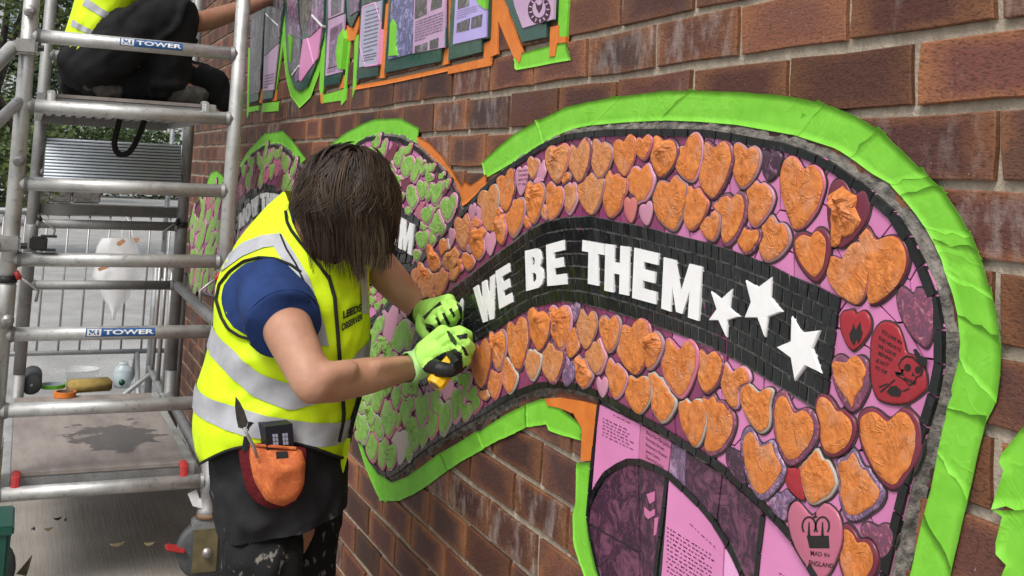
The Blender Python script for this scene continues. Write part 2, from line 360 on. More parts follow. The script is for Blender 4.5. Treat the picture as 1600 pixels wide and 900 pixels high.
def lathe(c, prof, n=28):
    c = Vector(c); V = [c+Vector((r*math.cos(2*math.pi*j/n), r*math.sin(2*math.pi*j/n), z)) for r, z in prof for j in range(n)]
    return V, [(i*n+j, i*n+(j+1) % n, (i+1)*n+(j+1) % n, (i+1)*n+j) for i in range(len(prof)-1) for j in range(n)]
def ball(c, r, R=None, nu=16, nv=10):
    rx, ry, rz = r if hasattr(r, '__len__') else (r, r, r)
    V = [Vector((0,0,rz))]; Fc = []
    for i in range(1, nv):
        p = math.pi*i/nv
        for j in range(nu):
            t = 2*math.pi*j/nu; V.append(Vector((rx*math.sin(p)*math.cos(t), ry*math.sin(p)*math.sin(t), rz*math.cos(p))))
    V.append(Vector((0,0,-rz))); L = len(V)-1
    for j in range(nu):
        Fc.append((0, 1+j, 1+(j+1) % nu)); Fc.append((L, L-nu+(j+1) % nu, L-nu+j))
    for i in range(nv-2):
        for j in range(nu):
            a = 1+i*nu+j; b = 1+i*nu+(j+1) % nu; Fc.append((a, a+nu, b+nu, b))
    if R is not None: V = [R @ v for v in V]
    return [v+Vector(c) for v in V], Fc
def limb(pts, rs, n=14):
    # tapered, rounded tube through joints
    P, R_ = [], []
    pts = [Vector(p) for p in pts]
    d0 = (pts[0]-pts[1]).normalized(); d1 = (pts[-1]-pts[-2]).normalized()
    for a in (.95, .6): P.append(pts[0]+d0*rs[0]*a); R_.append(rs[0]*math.sqrt(1-a*a))
    for i in range(len(pts)-1):
        for s in range(4):
            t = s/4; P.append(pts[i].lerp(pts[i+1], t)); R_.append(rs[i]*(1-t)+rs[i+1]*t)
    P.append(pts[-1]); R_.append(rs[-1])
    for a in (.6, .95): P.append(pts[-1]+d1*rs[-1]*a); R_.append(rs[-1]*math.sqrt(1-a*a))
    return tube(P, R_, n)
def remesh(name, parts, voxel, mat, parent, smooth=3, fmfun=None, org=None):
    V, Fc = cat(*parts); me = bpy.data.meshes.new('tmp'); me.from_pydata(V, [], Fc)
    o = bpy.data.objects.new('tmp', me); COL.objects.link(o)
    m = o.modifiers.new('r', 'REMESH'); m.mode = 'VOXEL'; m.voxel_size = voxel
    if smooth: s = o.modifiers.new('s', 'SMOOTH'); s.iterations = smooth; s.factor = .5
    dg = bpy.context.evaluated_depsgraph_get(); dg.update(); e = o.evaluated_get(dg)
    m2 = bpy.data.meshes.new_from_object(e); bpy.data.objects.remove(o)
    v = [x.co.copy() for x in m2.vertices]; f = [tuple(p.vertices) for p in m2.polygons]
    fm = [fmfun(p.center, p.normal) for p in m2.polygons] if fmfun else None
    return mk(name, (v, f), mat, parent, org, True, fm)
def text_mesh(s, bold=.0, spacing=1.0):
    c = bpy.data.curves.new('t', 'FONT'); c.body = s; c.size = 1; c.resolution_u = 3; c.offset = bold; c.space_character = spacing
    o = bpy.data.objects.new('t', c); COL.objects.link(o)
    dg = bpy.context.evaluated_depsgraph_get(); dg.update()
    me = bpy.data.meshes.new_from_object(o.evaluated_get(dg)); bpy.data.objects.remove(o)
    v = [(x.co.x, x.co.y) for x in me.vertices]; f = [tuple(p.vertices) for p in me.polygons]
    x0, x1 = min(a for a, b in v), max(a for a, b in v); y0, y1 = min(b for a, b in v), max(b for a, b in v)
    return [((a-x0)/(x1-x0), (b-y0)/(y1-y0)) for a, b in v], f
def bil(q, u, v):        # quad TL,TR,BR,BL in any tuple space; v up
    TL, TR, BR, BL = [Vector(p) for p in q]
    return (BL*(1-u)+BR*u)*(1-v)+(TL*(1-u)+TR*u)*v
# wall plane: (u right, v up); photo pixels measured on the wall are turned into wall metres
def W(x, y, d=0.0): p = at_x(x, y, -d); return Vector((-p.y, p.z))
def w3(p, d): return Vector((-d, -p[0], p[1]))
def prism(loops, d0, d1, top_inset=0):
    loops = [[Vector((p[0], p[1])) for p in L] for L in loops]
    tri = tessellate_polygon([[Vector((p.x, p.y, 0)) for p in L] for L in loops])
    flat = [p for L in loops for p in L]; n = len(flat)
    V = [w3(p, d1) for p in flat]+[w3(p, d0) for p in flat]; Fc = []
    for t in tri:
        a, b, c = (flat[i] for i in t)
        if (b-a).cross(c-a) < 0: t = (t[0], t[2], t[1])
        Fc.append(tuple(t))
    k = 0
    for L in loops:
        m = len(L)
        for i in range(m):
            a, b = k+i, k+(i+1) % m; Fc.append((a, a+n, b+n, b))
        k += m
    return V, Fc
def inside(p, poly):
    c = False; j = len(poly)-1
    for i in range(len(poly)):
        a, b = poly[i], poly[j]
        if (a[1] > p[1]) != (b[1] > p[1]) and p[0] < (b[0]-a[0])*(p[1]-a[1])/(b[1]-a[1])+a[0]: c = not c
        j = i
    return c
def resample(pts, n, closed=False):
    pts = [Vector(p) for p in pts]
    if closed: pts = pts+[pts[0]]
    L = [0]
    for a, b in zip(pts, pts[1:]): L.append(L[-1]+(b-a).length)
    res = []; k = 0
    for i in range(n):
        s = L[-1]*i/(n if closed else n-1)
        while k < len(L)-2 and L[k+1] < s: k += 1
        t = (s-L[k])/max(1e-9, L[k+1]-L[k]); res.append(pts[k].lerp(pts[k+1], t))
    return res
def plen(pts): return sum((Vector(b)-Vector(a)).length for a, b in zip(pts, pts[1:]))
def nz(*a): return noise.noise(Vector(a))
# ------------------------------------------------------------------ traced outlines (photo pixels)
B_TOP = [(647,422),(685,372),(715,340),(730,325),(750,300),(782,272),(812,250),(847,227),(885,211),(915,207),(950,203),(1025,202),(1100,203),(1145,209),(1180,216),(1227,224),(1265,237),(1295,250),(1327,272),(1360,296),(1400,331),(1425,370),(1450,420),(1464,452),(1472,495),(1477,520),(1476,570),(1468,615),(1462,632),(1445,692),(1425,750),(1409,816),(1392,892),(1378,960),(1366,1010)]
B_LOW = [(1340,1010),(1300,945),(1271,897),(1234,836),(1192,793),(1147,750),(1115,725),(1075,702),(1035,675),(1000,657),(980,645),(937,620),(905,609),(875,605),(845,606),(815,616),(790,627),(760,645),(715,670),(680,692),(652,712),(632,732),(612,745),(595,740),(577,720),(567,692),(560,655),(556,625),(560,560),(577,508),(605,486)]
B_OUT = B_TOP+B_LOW
BAND_UP = [(628,560),(638,520),(655,492),(687,467),(737,428),(775,398),(800,380),(825,360),(850,347),(885,339),(925,337),(962,345),(1000,352),(1050,365),(1100,377),(1150,392),(1200,411),(1237,430),(1282,447),(1314,465)]
BAND_LO = [(650,608),(668,600),(690,580),(712,560),(730,542),(750,530),(785,510),(812,491),(840,479),(875,471),(912,475),(950,485),(985,495),(1032,512),(1082,530),(1117,545),(1155,565),(1192,587),(1240,617),(1290,647)]
A2_OUT = [(540,300),(548,240),(555,227),(572,216),(597,212),(625,215),(650,227),(672,247),(692,267),(710,292),(718,312),(716,335),(695,360),(667,395),(645,422),(605,484),(577,506),(550,500),(538,420)]
A1_OUT = [(366,300),(379,262),(392,242),(412,229),(432,226),(452,237),(470,261),(486,300),(490,360),(480,440),(420,470),(366,480)]
A0_OUT = [(297,340),(310,315),(325,300),(342,292),(353,292),(362,310),(364,400),(360,470),(330,462),(297,450)]
C_OUT = [(937,622),(980,645),(1000,657),(1035,675),(1075,702),(1115,725),(1147,750),(1192,793),(1234,836),(1271,897),(1300,945),(1335,1005),(1000,1005),(958,960),(940,910),(928,865),(918,815),(921,790),(925,735),(930,680)]
def wl(pl, d=0.0): return [W(x, y, d) for x, y in pl]
# ------------------------------------------------------------------ ground and road
GZ = [0.0]
def sheet(name, x0, x1, y0, y1, z, mat, nx=1, ny=1):
    V = [(x0+(x1-x0)*i/nx, y0+(y1-y0)*j/ny, z) for j in range(ny+1) for i in range(nx+1)]
    Fc = [(j*(nx+1)+i, j*(nx+1)+i+1, (j+1)*(nx+1)+i+1, (j+1)*(nx+1)+i) for j in range(ny) for i in range(nx)]
    return props(mk(name, (V, Fc), mat), kind='structure')
sheet('road', -220, 160, -60, 300, -.012, MT['asphalt'])
props(mk('pavement', box((-1.45, 2.1, -.054), (2.9, 7.2, .108), None, .008), MT['concrete']), kind='structure')
# ------------------------------------------------------------------ the brick wall
COURSE, BL = .0834, .225
Z0 = HC+.2674; S0 = 2.2496
Y_END, Y_BEG, Z_TOP = 6.86, -1.0, 3.45
wall = thing('brick_wall', (0, 2.5, 0), 'long brown brick wall with pale mortar carrying the mosaics and lettering', 'wall')
mk('mortar_bed', box((.115, (Y_END+Y_BEG)/2, Z_TOP/2), (.22, Y_END-Y_BEG, Z_TOP)), MT['mortar'], wall)
def brick_verts(L, Hh):
    hl, hh = L/2, Hh/2; J = lambda s: random.uniform(-s, s)
    ring = [(-hl,-hh),(0,-hh),(hl,-hh),(hl,0),(hl,hh),(0,hh),(-hl,hh),(-hl,0)]
    o = [(u+J(.0022), v+J(.0021)) for u, v in ring]; V = []
    for u, v in o: V.append((.012, -u, v))
    for u, v in o: V.append((-.0016+J(.0006), -u, v))
    for u, v in o: V.append((-.0029+J(.0004), -(u-math.copysign(.0016, u) if abs(u) > .02 else u), v-math.copysign(.0016, v) if abs(v) > .01 else v))
    Fc = []
    for r in (0, 8):
        for i in range(8): a, b = r+i, r+(i+1) % 8; Fc.append((a, b, b+8, a+8))
    Fc.append(tuple(range(16, 24)))
    return V, Fc
def add_uv(me, L, Hh, offs=None):
    uv = me.uv_layers.new(name='UVMap')
    for p in me.polygons:
        for li in p.loop_indices:
            vi = me.loops[li].vertex_index; co = me.vertices[vi].co; oy, oz = offs[vi] if offs else (0, 0)
            uv.data[li].uv = ((-(co.y-oy))/L+.5, (co.z-oz)/Hh+.5)
BLN, BHN = .2125, .0698
variants = []
for i in range(16):
    V, Fc = brick_verts(BLN, BHN); me = bpy.data.meshes.new('brick'); me.from_pydata([Vector(v) for v in V], [], Fc); me.materials.append(MT['brick']); add_uv(me, BLN, BHN); variants.append(me)
def pix(p):
    d = Vector(p)-CAM; x = d.dot(r_); y = -d.dot(u_); z = -d.dot(b_)
    return (PX+F*x/z, PY+F*y/z, z) if z > .05 else (9e9, 9e9, -1)
bricks = []
nrow0 = int((Z_TOP-Z0)/COURSE)
for k in range(-nrow0, 22):
    zc = Z0-(k+.5)*COURSE
    if zc < .01: continue
    off = .5 if k % 2 == 0 else 0.0
    i = -40
    while i < 40:
        yj = S0-BL*(i+off); yc = yj-BL/2
        if Y_BEG < yc < Y_END-.1: bricks.append((yc, zc))
        i += 1
covers = [wl(B_OUT), wl(A2_OUT), wl(A1_OUT), wl(C_OUT)]
cand = []
for yc, zc in bricks:
    a = pix((0, yc+.107, zc-.036)); b = pix((0, yc-.107, zc+.036)); m = pix((0, yc, zc))
    score = 0
    if m[2] > 0 and -60 < m[0] < 1660 and -40 < m[1] < 940:
        score = abs(b[0]-a[0])*abs((F*.0715/m[2]))
        if all(any(inside((-(yc+s), zc+t), c) for c in covers) for s in (-.1, .1) for t in (-.03, .03)): score = 0
        if m[0] < 540 and m[1] > 260: score *= .05
    cand.append((score, yc, zc))
cand.sort(reverse=True)
SV, SF, SO = [], [], []
for q, (score, yc, zc) in enumerate(cand):
    j = random.uniform(-.0025, .0025)
    if q < 298 and score > 0:
        o = link('brick', random.choice(variants), (random.uniform(-.0012, .0012), yc+j, zc+random.uniform(-.0012,.0012)), wall)
    else:
        V, Fc = brick_verts(BLN, BHN); n = len(SV)
        SV += [Vector((v[0], v[1]+yc+j, v[2]+zc)) for v in V]; SF += [tuple(i+n for i in f) for f in Fc]; SO += [(yc+j, zc)]*24
me = bpy.data.meshes.new('brickwork'); me.from_pydata([v-Vector((0,2.5,0)) for v in SV], [], SF); me.materials.append(MT['brick_s'])
add_uv(me, BLN, BHN, [(a-2.5, b) for a, b in SO])
props(link('brickwork', me, (0,2.5,0), wall), kind='stuff')
# ------------------------------------------------------------------ mosaic builders
def outline_parts(root, out_px, depth, edge_len=.036, closed_skip=(), skirt=.0115, ew=.0105, edge_d=.0):
    o = wl(out_px, depth); n = max(60, int(plen(o)/.012)); ring = resample(o, n, True)
    area = sum(ring[i].x*ring[(i+1) % n].y-ring[(i+1) % n].x*ring[i].y for i in range(n)); sg = 1 if area > 0 else -1
    def off(i, d):
        t = (ring[(i+1) % n]-ring[i-1]).normalized(); nrm = Vector((t.y, -t.x))*sg; return ring[i]+nrm*d
    pol = [tuple(p) for p in resample(o, min(140, n), True)]
    mk('backing_board', prism([pol], .001, depth-.003), MT['grout_dark'], root)
    V, Fc = [], []
    prof = [(0.0005, depth-.001), (.004, depth-.003), (skirt*.7, depth*.35), (skirt+.004, .0005)]
    for i in range(n):
        for k, (d, h) in enumerate(prof):
            jj = 0 if k == 0 else random.uniform(-.0022, .0026)
            V.append(w3(off(i, d+jj), max(.0004, h+jj*(1 if 0 < k < 3 else 0))))
    m = len(prof)
    for i in range(n):
        for k in range(m-1):
            a = i*m+k; b = ((i+1) % n)*m+k; Fc.append((a, a+1, b+1, b) if sg > 0 else (a, b, b+1, a+1))
    mk('grout_fillet', (V, Fc), MT['grout'], root)
    tot = plen(list(ring)+[ring[0]]); cnt = int(tot/edge_len); fine = resample(o, cnt*2, True)
    c2 = len(fine)
    for j in range(cnt):
        a, mid, b = fine[2*j], fine[(2*j+1) % c2], fine[(2*j+2) % c2]
        t = (b-a); L = t.length; t = t/L if L > 0 else Vector((1, 0)); nrm = Vector((t.y, -t.x))*sg
        g = random.uniform(.0006, .0016)
        q = [a+t*g-nrm*ew, b-t*g-nrm*ew, b-t*g+nrm*.0008, a+t*g+nrm*.0008]
        if sg < 0: q = q[::-1]
        dd = depth+edge_d+random.uniform(.0042, .0055)
        mk('edge_tile', prism([q], depth-.006, dd), MT['black_tile'], root)
    return ring
def half_plane(poly, p, nrm):
    res = []; n = len(poly)
    for i in range(n):
        a, b = poly[i], poly[(i+1) % n]; da, db = (a-p).dot(nrm), (b-p).dot(nrm)
        if da <= 0: res.append(a)
        if (da < 0 < db) or (db < 0 < da): res.append(a.lerp(b, da/(da-db)))
    return res
def tile_field(root, out_px, band, depth, spacing, pick, name='glazed_tile', cap=300):
    o = [p for p in resample(wl(out_px, depth), 110, True)]
    bn = wl(band, depth) if band else None
    x0, x1 = min(p.x for p in o), max(p.x for p in o); y0, y1 = min(p.y for p in o), max(p.y for p in o)
    pts = []; tries = 0
    while tries < 9000 and len(pts) < cap:
        tries += 1; p = Vector((random.uniform(x0, x1), random.uniform(y0, y1)))
        if not inside(p, o) or (bn and inside(p, bn)): continue
        s = spacing*random.uniform(.8, 1.25)
        if all((p-q).length > s for q in pts): pts.append(p)
    for p in pts:
        poly = o; far = 1.0
        near = sorted((q for q in pts if q is not p), key=lambda q: (q-p).length_squared)[:22]
        for q in near:
            d = q-p; poly = half_plane(poly, (p+q)/2-d.normalized()*.0012, d.normalized())
            if len(poly) < 3: break
        if len(poly) < 3: continue
        # drop far slivers: keep within reach of the seed
        for a in range(10):
            dv = Vector((math.cos(a*.628), math.sin(a*.628))); poly = half_plane(poly, p+dv*spacing*1.5, dv)
            if len(poly) < 3: break
        if len(poly) < 3: continue
        px = pix(w3(p, 0)); cl = []
        for q in poly:
            if not cl or (q-cl[-1]).length > .0006: cl.append(q)
        if len(cl) < 3: continue
        try:
            v, f = prism([cl], depth-.003, depth+random.uniform(0, .0006)); ta, tb2 = random.gauss(0, .012), random.gauss(0, .012); k = len(cl)
            mk(name, ([Vector((a.x+(a.y+p.x)*ta+(a.z-p.y)*tb2, a.y, a.z)) if i < k else a for i, a in enumerate(v)], f), MT[pick(px)], root)
        except Exception: pass
def heart_unit(rs):
    a, b = rs.uniform(.84, 1.0), rs.uniform(.84, 1.0); m = max(a, b); a /= m; b /= m; nx_ = rs.uniform(-.07, .07); ny_ = rs.uniform(.80, .88); bl = rs.uniform(.0, .05)
    f = rs.uniform(.92, 1.06)
    R = [(nx_, ny_), (nx_+.10, ny_+.07), (.25+nx_*.5, b), (.40, b-.055), (.485, b-.17), (.5, .66), (.462, .50), (.38*f, .335), (.255*f, .17), (.12*f, .05)]
    L = [(nx_-.10, ny_+.07), (-.25+nx_*.5, a), (-.40, a-.055), (-.485, a-.17), (-.5, .66), (-.462, .50), (-.38/f, .335), (-.255/f, .17), (-.12/f, .05)]
    P = R+[(bl*rs.uniform(-1, 1), 0)]+L[::-1]; out_ = []; n = len(P)
    for i in range(n):
        p0, p1, p2, p3 = (Vector(P[(i+k-1) % n]) for k in range(4))
        for t in (0, .5):
            if i == 0 and t == 0: out_.append(p1); continue
            out_.append(.5*((2*p1)+(p2-p0)*t+(2*p0-5*p1+4*p2-p3)*t*t+(3*p1-p0-3*p2+p3)*t**3))
    return out_
RH = random.Random(77)
GROUT = {}; PLACED = {}
def heart(root, nx, ny, tx, ty, w, rim, cover, depth, kind=0, cover_poly=None, name='heart_tile', thick=.0036, fat=1.2, bite=True, label=None):
    ws = w if hasattr(w, '__len__') else None; w = 10 if ws else w
    n, t = W(nx+RH.uniform(-1.6, 1.6), ny-RH.uniform(0, 1.5), depth), W(tx+RH.uniform(-1.6, 1.6), ty+RH.uniform(0, 1.5), depth); ax = n-t; L = ax.length; ax = ax/L
    lat = Vector((ax.y, -ax.x)); a0, a1 = W((nx+tx)/2-w/2, (ny+ty)/2, depth), W((nx+tx)/2+w/2, (ny+ty)/2, depth)
    # the pixel width is measured level, across the heart's own axis
    ww = abs((a1-a0).dot(lat))/max(.35, abs(lat.x)) if abs(lat.x) > .5 else (a1-a0).length
    thick = thick+(RH.choice((0, .0006, .0012)) if cover else 0)
    if ws: ww = abs((W(ws[2], ws[3], depth)-W(ws[0], ws[1], depth)).dot(lat))
    a_l, a_r = random.uniform(.9, 1.1), random.uniform(.9, 1.1)
    pts = []
    for x, y in heart_unit(RH):
        k = a_l if x < 0 else a_r
        wob = 1+.035*nz(x*3+nx, y*3+ny, 1.7)
        pts.append(t+ax*(y*L)+lat*(x*ww*wob*fat))
    c = t+ax*L*.58
    near = [q for q in PLACED.setdefault(root, []) if (q[0]-c).length < q[1]+max(L, ww)]
    if bite and near:
        for i, p in enumerate(pts):
            k = 1.0; q = p
            while k > .45 and any(inside(q, e[2]) for e in near): k -= .05; q = c+(p-c)*k
            pts[i] = q
        pts = [pts[i]*.6+(pts[i-1]+pts[(i+1) % len(pts)])*.2 for i in range(len(pts))]
    PLACED[root].append((c, max((p-c).length for p in pts), [c+(p-c)*(1+.0022/max(.01, (p-c).length)) for p in pts]))
    N = len(pts); area = sum(pts[i].x*pts[(i+1) % N].y-pts[(i+1) % N].x*pts[i].y for i in range(N))
    if area < 0: pts = pts[::-1]
    V, Fc = [], []
    prof = [(1.0, depth-.004), (1.0, depth+thick*.6), (.975, depth+thick*.9), (.93, depth+thick), (.5, depth+thick+.0004)]
    for s, d in prof: V += [w3(c+(p-c)*s, d) for p in pts]
    V.append(w3(c, depth+thick+.0005))
    for r in range(len(prof)-1):
        for i in range(N): a, b = r*N+i, r*N+(i+1) % N; Fc.append((a, b, b+N, a+N))
    r = len(prof)-1
    for i in range(N): Fc.append((r*N+i, r*N+(i+1) % N, len(V)-1))
    o = mk(name, (V, Fc), MT[rim], root, w3(c, depth), True)
    if label: o['label'] = label
    gv = [c+(p-c)*(1+.0020/max(.01, (p-c).length)) for p in pts]
    GROUT.setdefault(root, []).append(prism([gv], depth-.004, depth+.0016))
    if cover:
        if cover_poly: cp_ = [W(x, y, depth+thick) for x, y in cover_poly]; cp_ = resample(cp_, 26, True)
        else:
            sh = random.uniform(.88, .97) if kind < 2 else random.uniform(.80, .88) if kind == 3 else random.uniform(.80, .91)
            cp_ = [c+(p-c)*(sh+.05*nz(p.x*60, p.y*60, 3.1+nx)) for p in pts]
        cc = sum(cp_, Vector((0, 0)))/len(cp_); M_ = len(cp_); V, Fc = [], []
        area = sum(cp_[i].x*cp_[(i+1) % M_].y-cp_[(i+1) % M_].x*cp_[i].y for i in range(M_))
        if area < 0: cp_ = cp_[::-1]
        amp = {0: .0016, 1: .008, 2: .0014, 3: .0014}[kind]; d = depth+thick+.0007
        rings = [(1.0, 0), (.93, .6), (.78, 1), (.6, 1), (.42, 1), (.22, 1)]
        sd_ = random.uniform(0, 50)
        for s, k in rings:
            for p in cp_:
                q = cc+(p-cc)*s
                h = abs(nz(q.x*70, q.y*70, sd_))*1.1+abs(nz(q.x*160, q.y*130, sd_))*.8
                if kind == 1:
                    g = math.exp(-((q-(cc+ax*L*.18)).length/(L*.26))**2); h = h*(.35+1.2*g)+g*.75
                V.append(w3(q, d+amp*h*k+(.0006 if k else 0)))
        V.append(w3(cc, d+amp*.8))
        for r in range(len(rings)-1):
            for i in range(M_): a, b = r*M_+i, r*M_+(i+1) % M_; Fc.append((a, b, b+M_, a+M_))
        r = len(rings)-1
        for i in range(M_): Fc.append((r*M_+i, r*M_+(i+1) % M_, len(V)-1))
        mk('tape_cover', (V, Fc), MT[cover], o, None, random.random() < .45)
    return o
def fill_gaps(root, out, band, box_, n, cover, hs, seed, p_bare=.12):
    rs = random.Random(seed); k = 0
    for _ in range(n*30):
        if k >= n: break
        x, y = rs.uniform(box_[0], box_[2]), rs.uniform(box_[1], box_[3]); h = rs.uniform(*hs); w = h*.62
        if not all(inside(p, out) for p in ((x, y-h*.55), (x, y+h*.6), (x-w*.6, y), (x+w*.6, y))): continue
        if band and any(inside(p, band) for p in ((x, y-h*.5), (x, y+h*.5), (x, y), (x-w/2, y), (x+w/2, y))): continue
        c = W(x, y, MD+.0015)
        if any(inside(c, e[2]) for e in PLACED.get(root, [])): continue
        bare = rs.random() < p_bare
        heart(root, x, y-h/2, x+rs.uniform(-2, 2), y+h/2, w, rs.choice(['h_pink', 'h_rose', 'h_pale']), None if bare else cover, MD+.0015, 3, fat=1.1); k += 1
def flush_grout(root):
    if GROUT.get(root): props(mk('heart_grout', cat(*GROUT[root]), MT['grout_dark'], root), kind='stuff')
def zc(cx, cyy, s): return lambda x, y: (cx+x/s, cyy+y/s)
def block_letter(root, loops, quad, d0, d1, mat, name='letter', label=None):
    q = wl(quad, d1)
    pl = [[bil(q, u, v) for u, v in L] for L in loops]
    o = mk(name, prism(pl, d0, d1), MT[mat], root)
    if label: o['label'] = label
    return o
GL = {
 'W': [[(0,1),(.23,1),(.32,.42),(.41,1),(.6,1),(.69,.42),(.78,1),(1,1),(.82,0),(.59,0),(.5,.5),(.41,0),(.18,0)]],
 'E': [[(0,0),(1,0),(1,.24),(.42,.24),(.42,.4),(.9,.4),(.9,.62),(.42,.62),(.42,.77),(1,.77),(1,1),(0,1)]],
 'B': [[(0,0),(.7,0),(.88,.06),(1,.2),(1,.36),(.9,.47),(.8,.53),(.88,.6),(.93,.72),(.9,.87),(.8,.96),(.65,1),(0,1)], [(.38,.18),(.38,.4),(.52,.4),(.6,.34),(.6,.24),(.52,.18)], [(.38,.6),(.38,.8),(.48,.8),(.55,.76),(.55,.65),(.48,.6)]],
 'T': [[(0,1),(1,1),(1,.74),(.72,.74),(.72,0),(.3,0),(.3,.74),(0,.74)]],
 'H': [[(0,0),(.38,0),(.38,.4),(.62,.4),(.62,0),(1,0),(1,1),(.62,1),(.62,.64),(.38,.64),(.38,1),(0,1)]],
 'M': [[(0,0),(.27,0),(.27,.5),(.41,.03),(.58,.03),(.73,.5),(.73,0),(1,0),(1,1),(.68,1),(.5,.42),(.32,1),(0,1)]],
 'N': [[(0,0),(.32,0),(.32,.5),(.62,0),(1,0),(1,1),(.68,1),(.68,.5),(.36,1),(0,1)]],
 'O': [[(.3,0),(.7,0),(1,.25),(1,.75),(.7,1),(.3,1),(0,.75),(0,.25)], [(.4,.25),(.36,.4),(.36,.6),(.42,.77),(.58,.77),(.64,.6),(.64,.4),(.58,.25)]],
}
def text_on(root, s, quad, d, mat, bold=.015, name='lettering'):
    v, f = text_mesh(s, bold); q = wl(quad, d)
    pts = [w3(bil(q, a, b), d) for a, b in v]
    return mk(name, (pts, f), MT[mat], root)
def tesserae(root, up, lo, depth, cols, rows, cap):
    U = resample(wl(up, depth), cols*2+1); Lo = resample(wl(lo, depth), cols*2+1); items = []
    for c in range(cols):
        sh = 0
        for r in range(rows):
            t0, t1 = r/rows, (r+1)/rows; i0, i1 = 2*c, 2*c+2
            if r % 2 and c < cols-1: i0 += 1; i1 += 1
            J = lambda: Vector((random.uniform(-.0007, .0007), random.uniform(-.0007, .0007)))
            q = [Lo[i0].lerp(U[i0], t0), Lo[i1].lerp(U[i1], t0), Lo[i1].lerp(U[i1], t1), Lo[i0].lerp(U[i0], t1)]
            m = sum(q, Vector((0, 0)))/4; q = [m+(p-m)*(1-.0021/max(.004, (p-m).length))+J() for p in q]
            P = [pix(w3(p, depth)) for p in q]
            s = abs(sum(P[i][0]*P[(i+1) % 4][1]-P[(i+1) % 4][0]*P[i][1] for i in range(4)))/2
            items.append((s, q))
    items.sort(key=lambda e: -e[0]); rest = []
    for k, (s, q) in enumerate(items):
        tl = [random.uniform(-.0006, .0006) for _ in range(2)]
        v, f = prism([q], depth-.004, depth+random.uniform(0, .0012)); ta, tb2 = random.gauss(0, .035), random.gauss(0, .035)
        v = [Vector((p.x+(p.y-v[0].y)*ta+(p.z-v[0].z)*tb2, p.y, p.z)) if i < 4 else p for i, p in enumerate(v)]
        if k < cap: mk('black_tile', (v, f), MT['black_tile'], root)
        else: rest.append((v, f))
    if rest: props(mk('small_black_tiles', cat(*rest), MT['black_tile'], root), kind='stuff')
# ------------------------------------------------------------------ main mosaic: the taped ribbon
MD = .011
mosB = thing('mosaic', at_x(1000, 640, -.005), 'large curved heart mosaic with black band reading WE BE THEM and three white stars', 'mosaic', 'heart mosaics along the wall')
outline_parts(mosB, B_OUT, MD)
def pickB(p):
    edge = 1120+random.uniform(-70, 70)
    return 'pink' if p[0] > edge else 'magenta'
tile_field(mosB, B_OUT, BAND_UP+BAND_LO[::-1], MD+.001, .05, pickB)
mk('band_bed', prism([wl(BAND_UP+BAND_LO[::-1], MD)], MD-.002, MD+.0034), MT['grout_mid'], mosB)
tesserae(mosB, BAND_UP, BAND_LO, MD+.0044, 88, 7, 298)
LD0, LD1 = MD+.002, MD+.0078
for ch, q in (('W', [(739,450),(773,428),(776,496),(750,506)]), ('E', [(774,424),(795,411),(800.5,472),(780,483)]), ('B', [(820,392),(847,386),(850,447),(822,455)]), ('E', [(853,383),(880,375),(885.5,444),(855,447)]),
              ('T', [(910,375),(943,381),(946,449),(907,441)]), ('H', [(946,381),(984,386),(982,462),(944,454)]), ('E', [(991,387),(1029,396),(1024.5,475.5),(987.5,465.5)]), ('M', [(1037,402),(1097,417),(1091,501.5),(1033,482)])):
    block_letter(mosB, GL[ch], q, LD0, LD1, 'white')
mk('letter', prism([wl([(712,482),(721.5,466),(722,474),(720,515),(716,510)], LD1)], LD0, LD1), MT['white'], mosB)
for k, P in enumerate([[(440,215),(505,265),(575,200),(562,325),(625,380),(548,405),(540,515),(490,405),(425,405),(478,330)], [(655,145),(735,190),(822,125),(815,260),(897,350),(800,385),(780,515),(735,390),(648,390),(690,285)], [(945,368),(1010,475),(1130,460),(1080,580),(1140,740),(1035,690),(965,790),(940,640),(845,570),(940,530)]]):
    pl = wl([(1000+x/4, 400+y/4) for x, y in P], LD1); c = sum(pl, Vector((0,0)))/10; pl = [c+(p-c)*.965 for p in pl]
    if sum(pl[i].x*pl[(i+1) % 10].y-pl[(i+1) % 10].x*pl[i].y for i in range(10)) < 0: pl = pl[::-1]
    v = [w3(p, LD0) for p in pl]+[w3(p, LD1-.001) for p in pl]+[w3(c+(p-c)*.93, LD1+.001) for p in pl]+[w3(c, LD1+.0025)]
    v[-1] = w3(c, LD1+.0012)
    f = [(a, (a+1) % 10, (a+1) % 10+10, a+10) for a in range(10)]+[(a+10, (a+1) % 10+10, (a+1) % 10+20, a+20) for a in range(10)]+[(a+20, (a+1) % 10+20, 30) for a in range(10)]
    mk('star', (v, f), MT['white'], mosB)
A_ = zc(700, 200, 4); B_ = zc(1000, 200, 4); E_ = zc(850, 560, 4); F_ = zc(700, 400, 4); G_ = zc(1000, 400, 4); H_ = zc(1200, 420, 4); I_ = zc(1150, 560, 3.556); J_ = zc(1150, 650, 3.556); C_ = zc(360, 200, 4); D_ = zc(300, 400, 3.2); K_ = zc(540, 560, 4)
O, X = 'orange', 'crumple'
RIMS = ['h_pink', 'h_pale', 'h_white', 'h_salmon', 'h_rose', 'h_pale', 'h_floral']
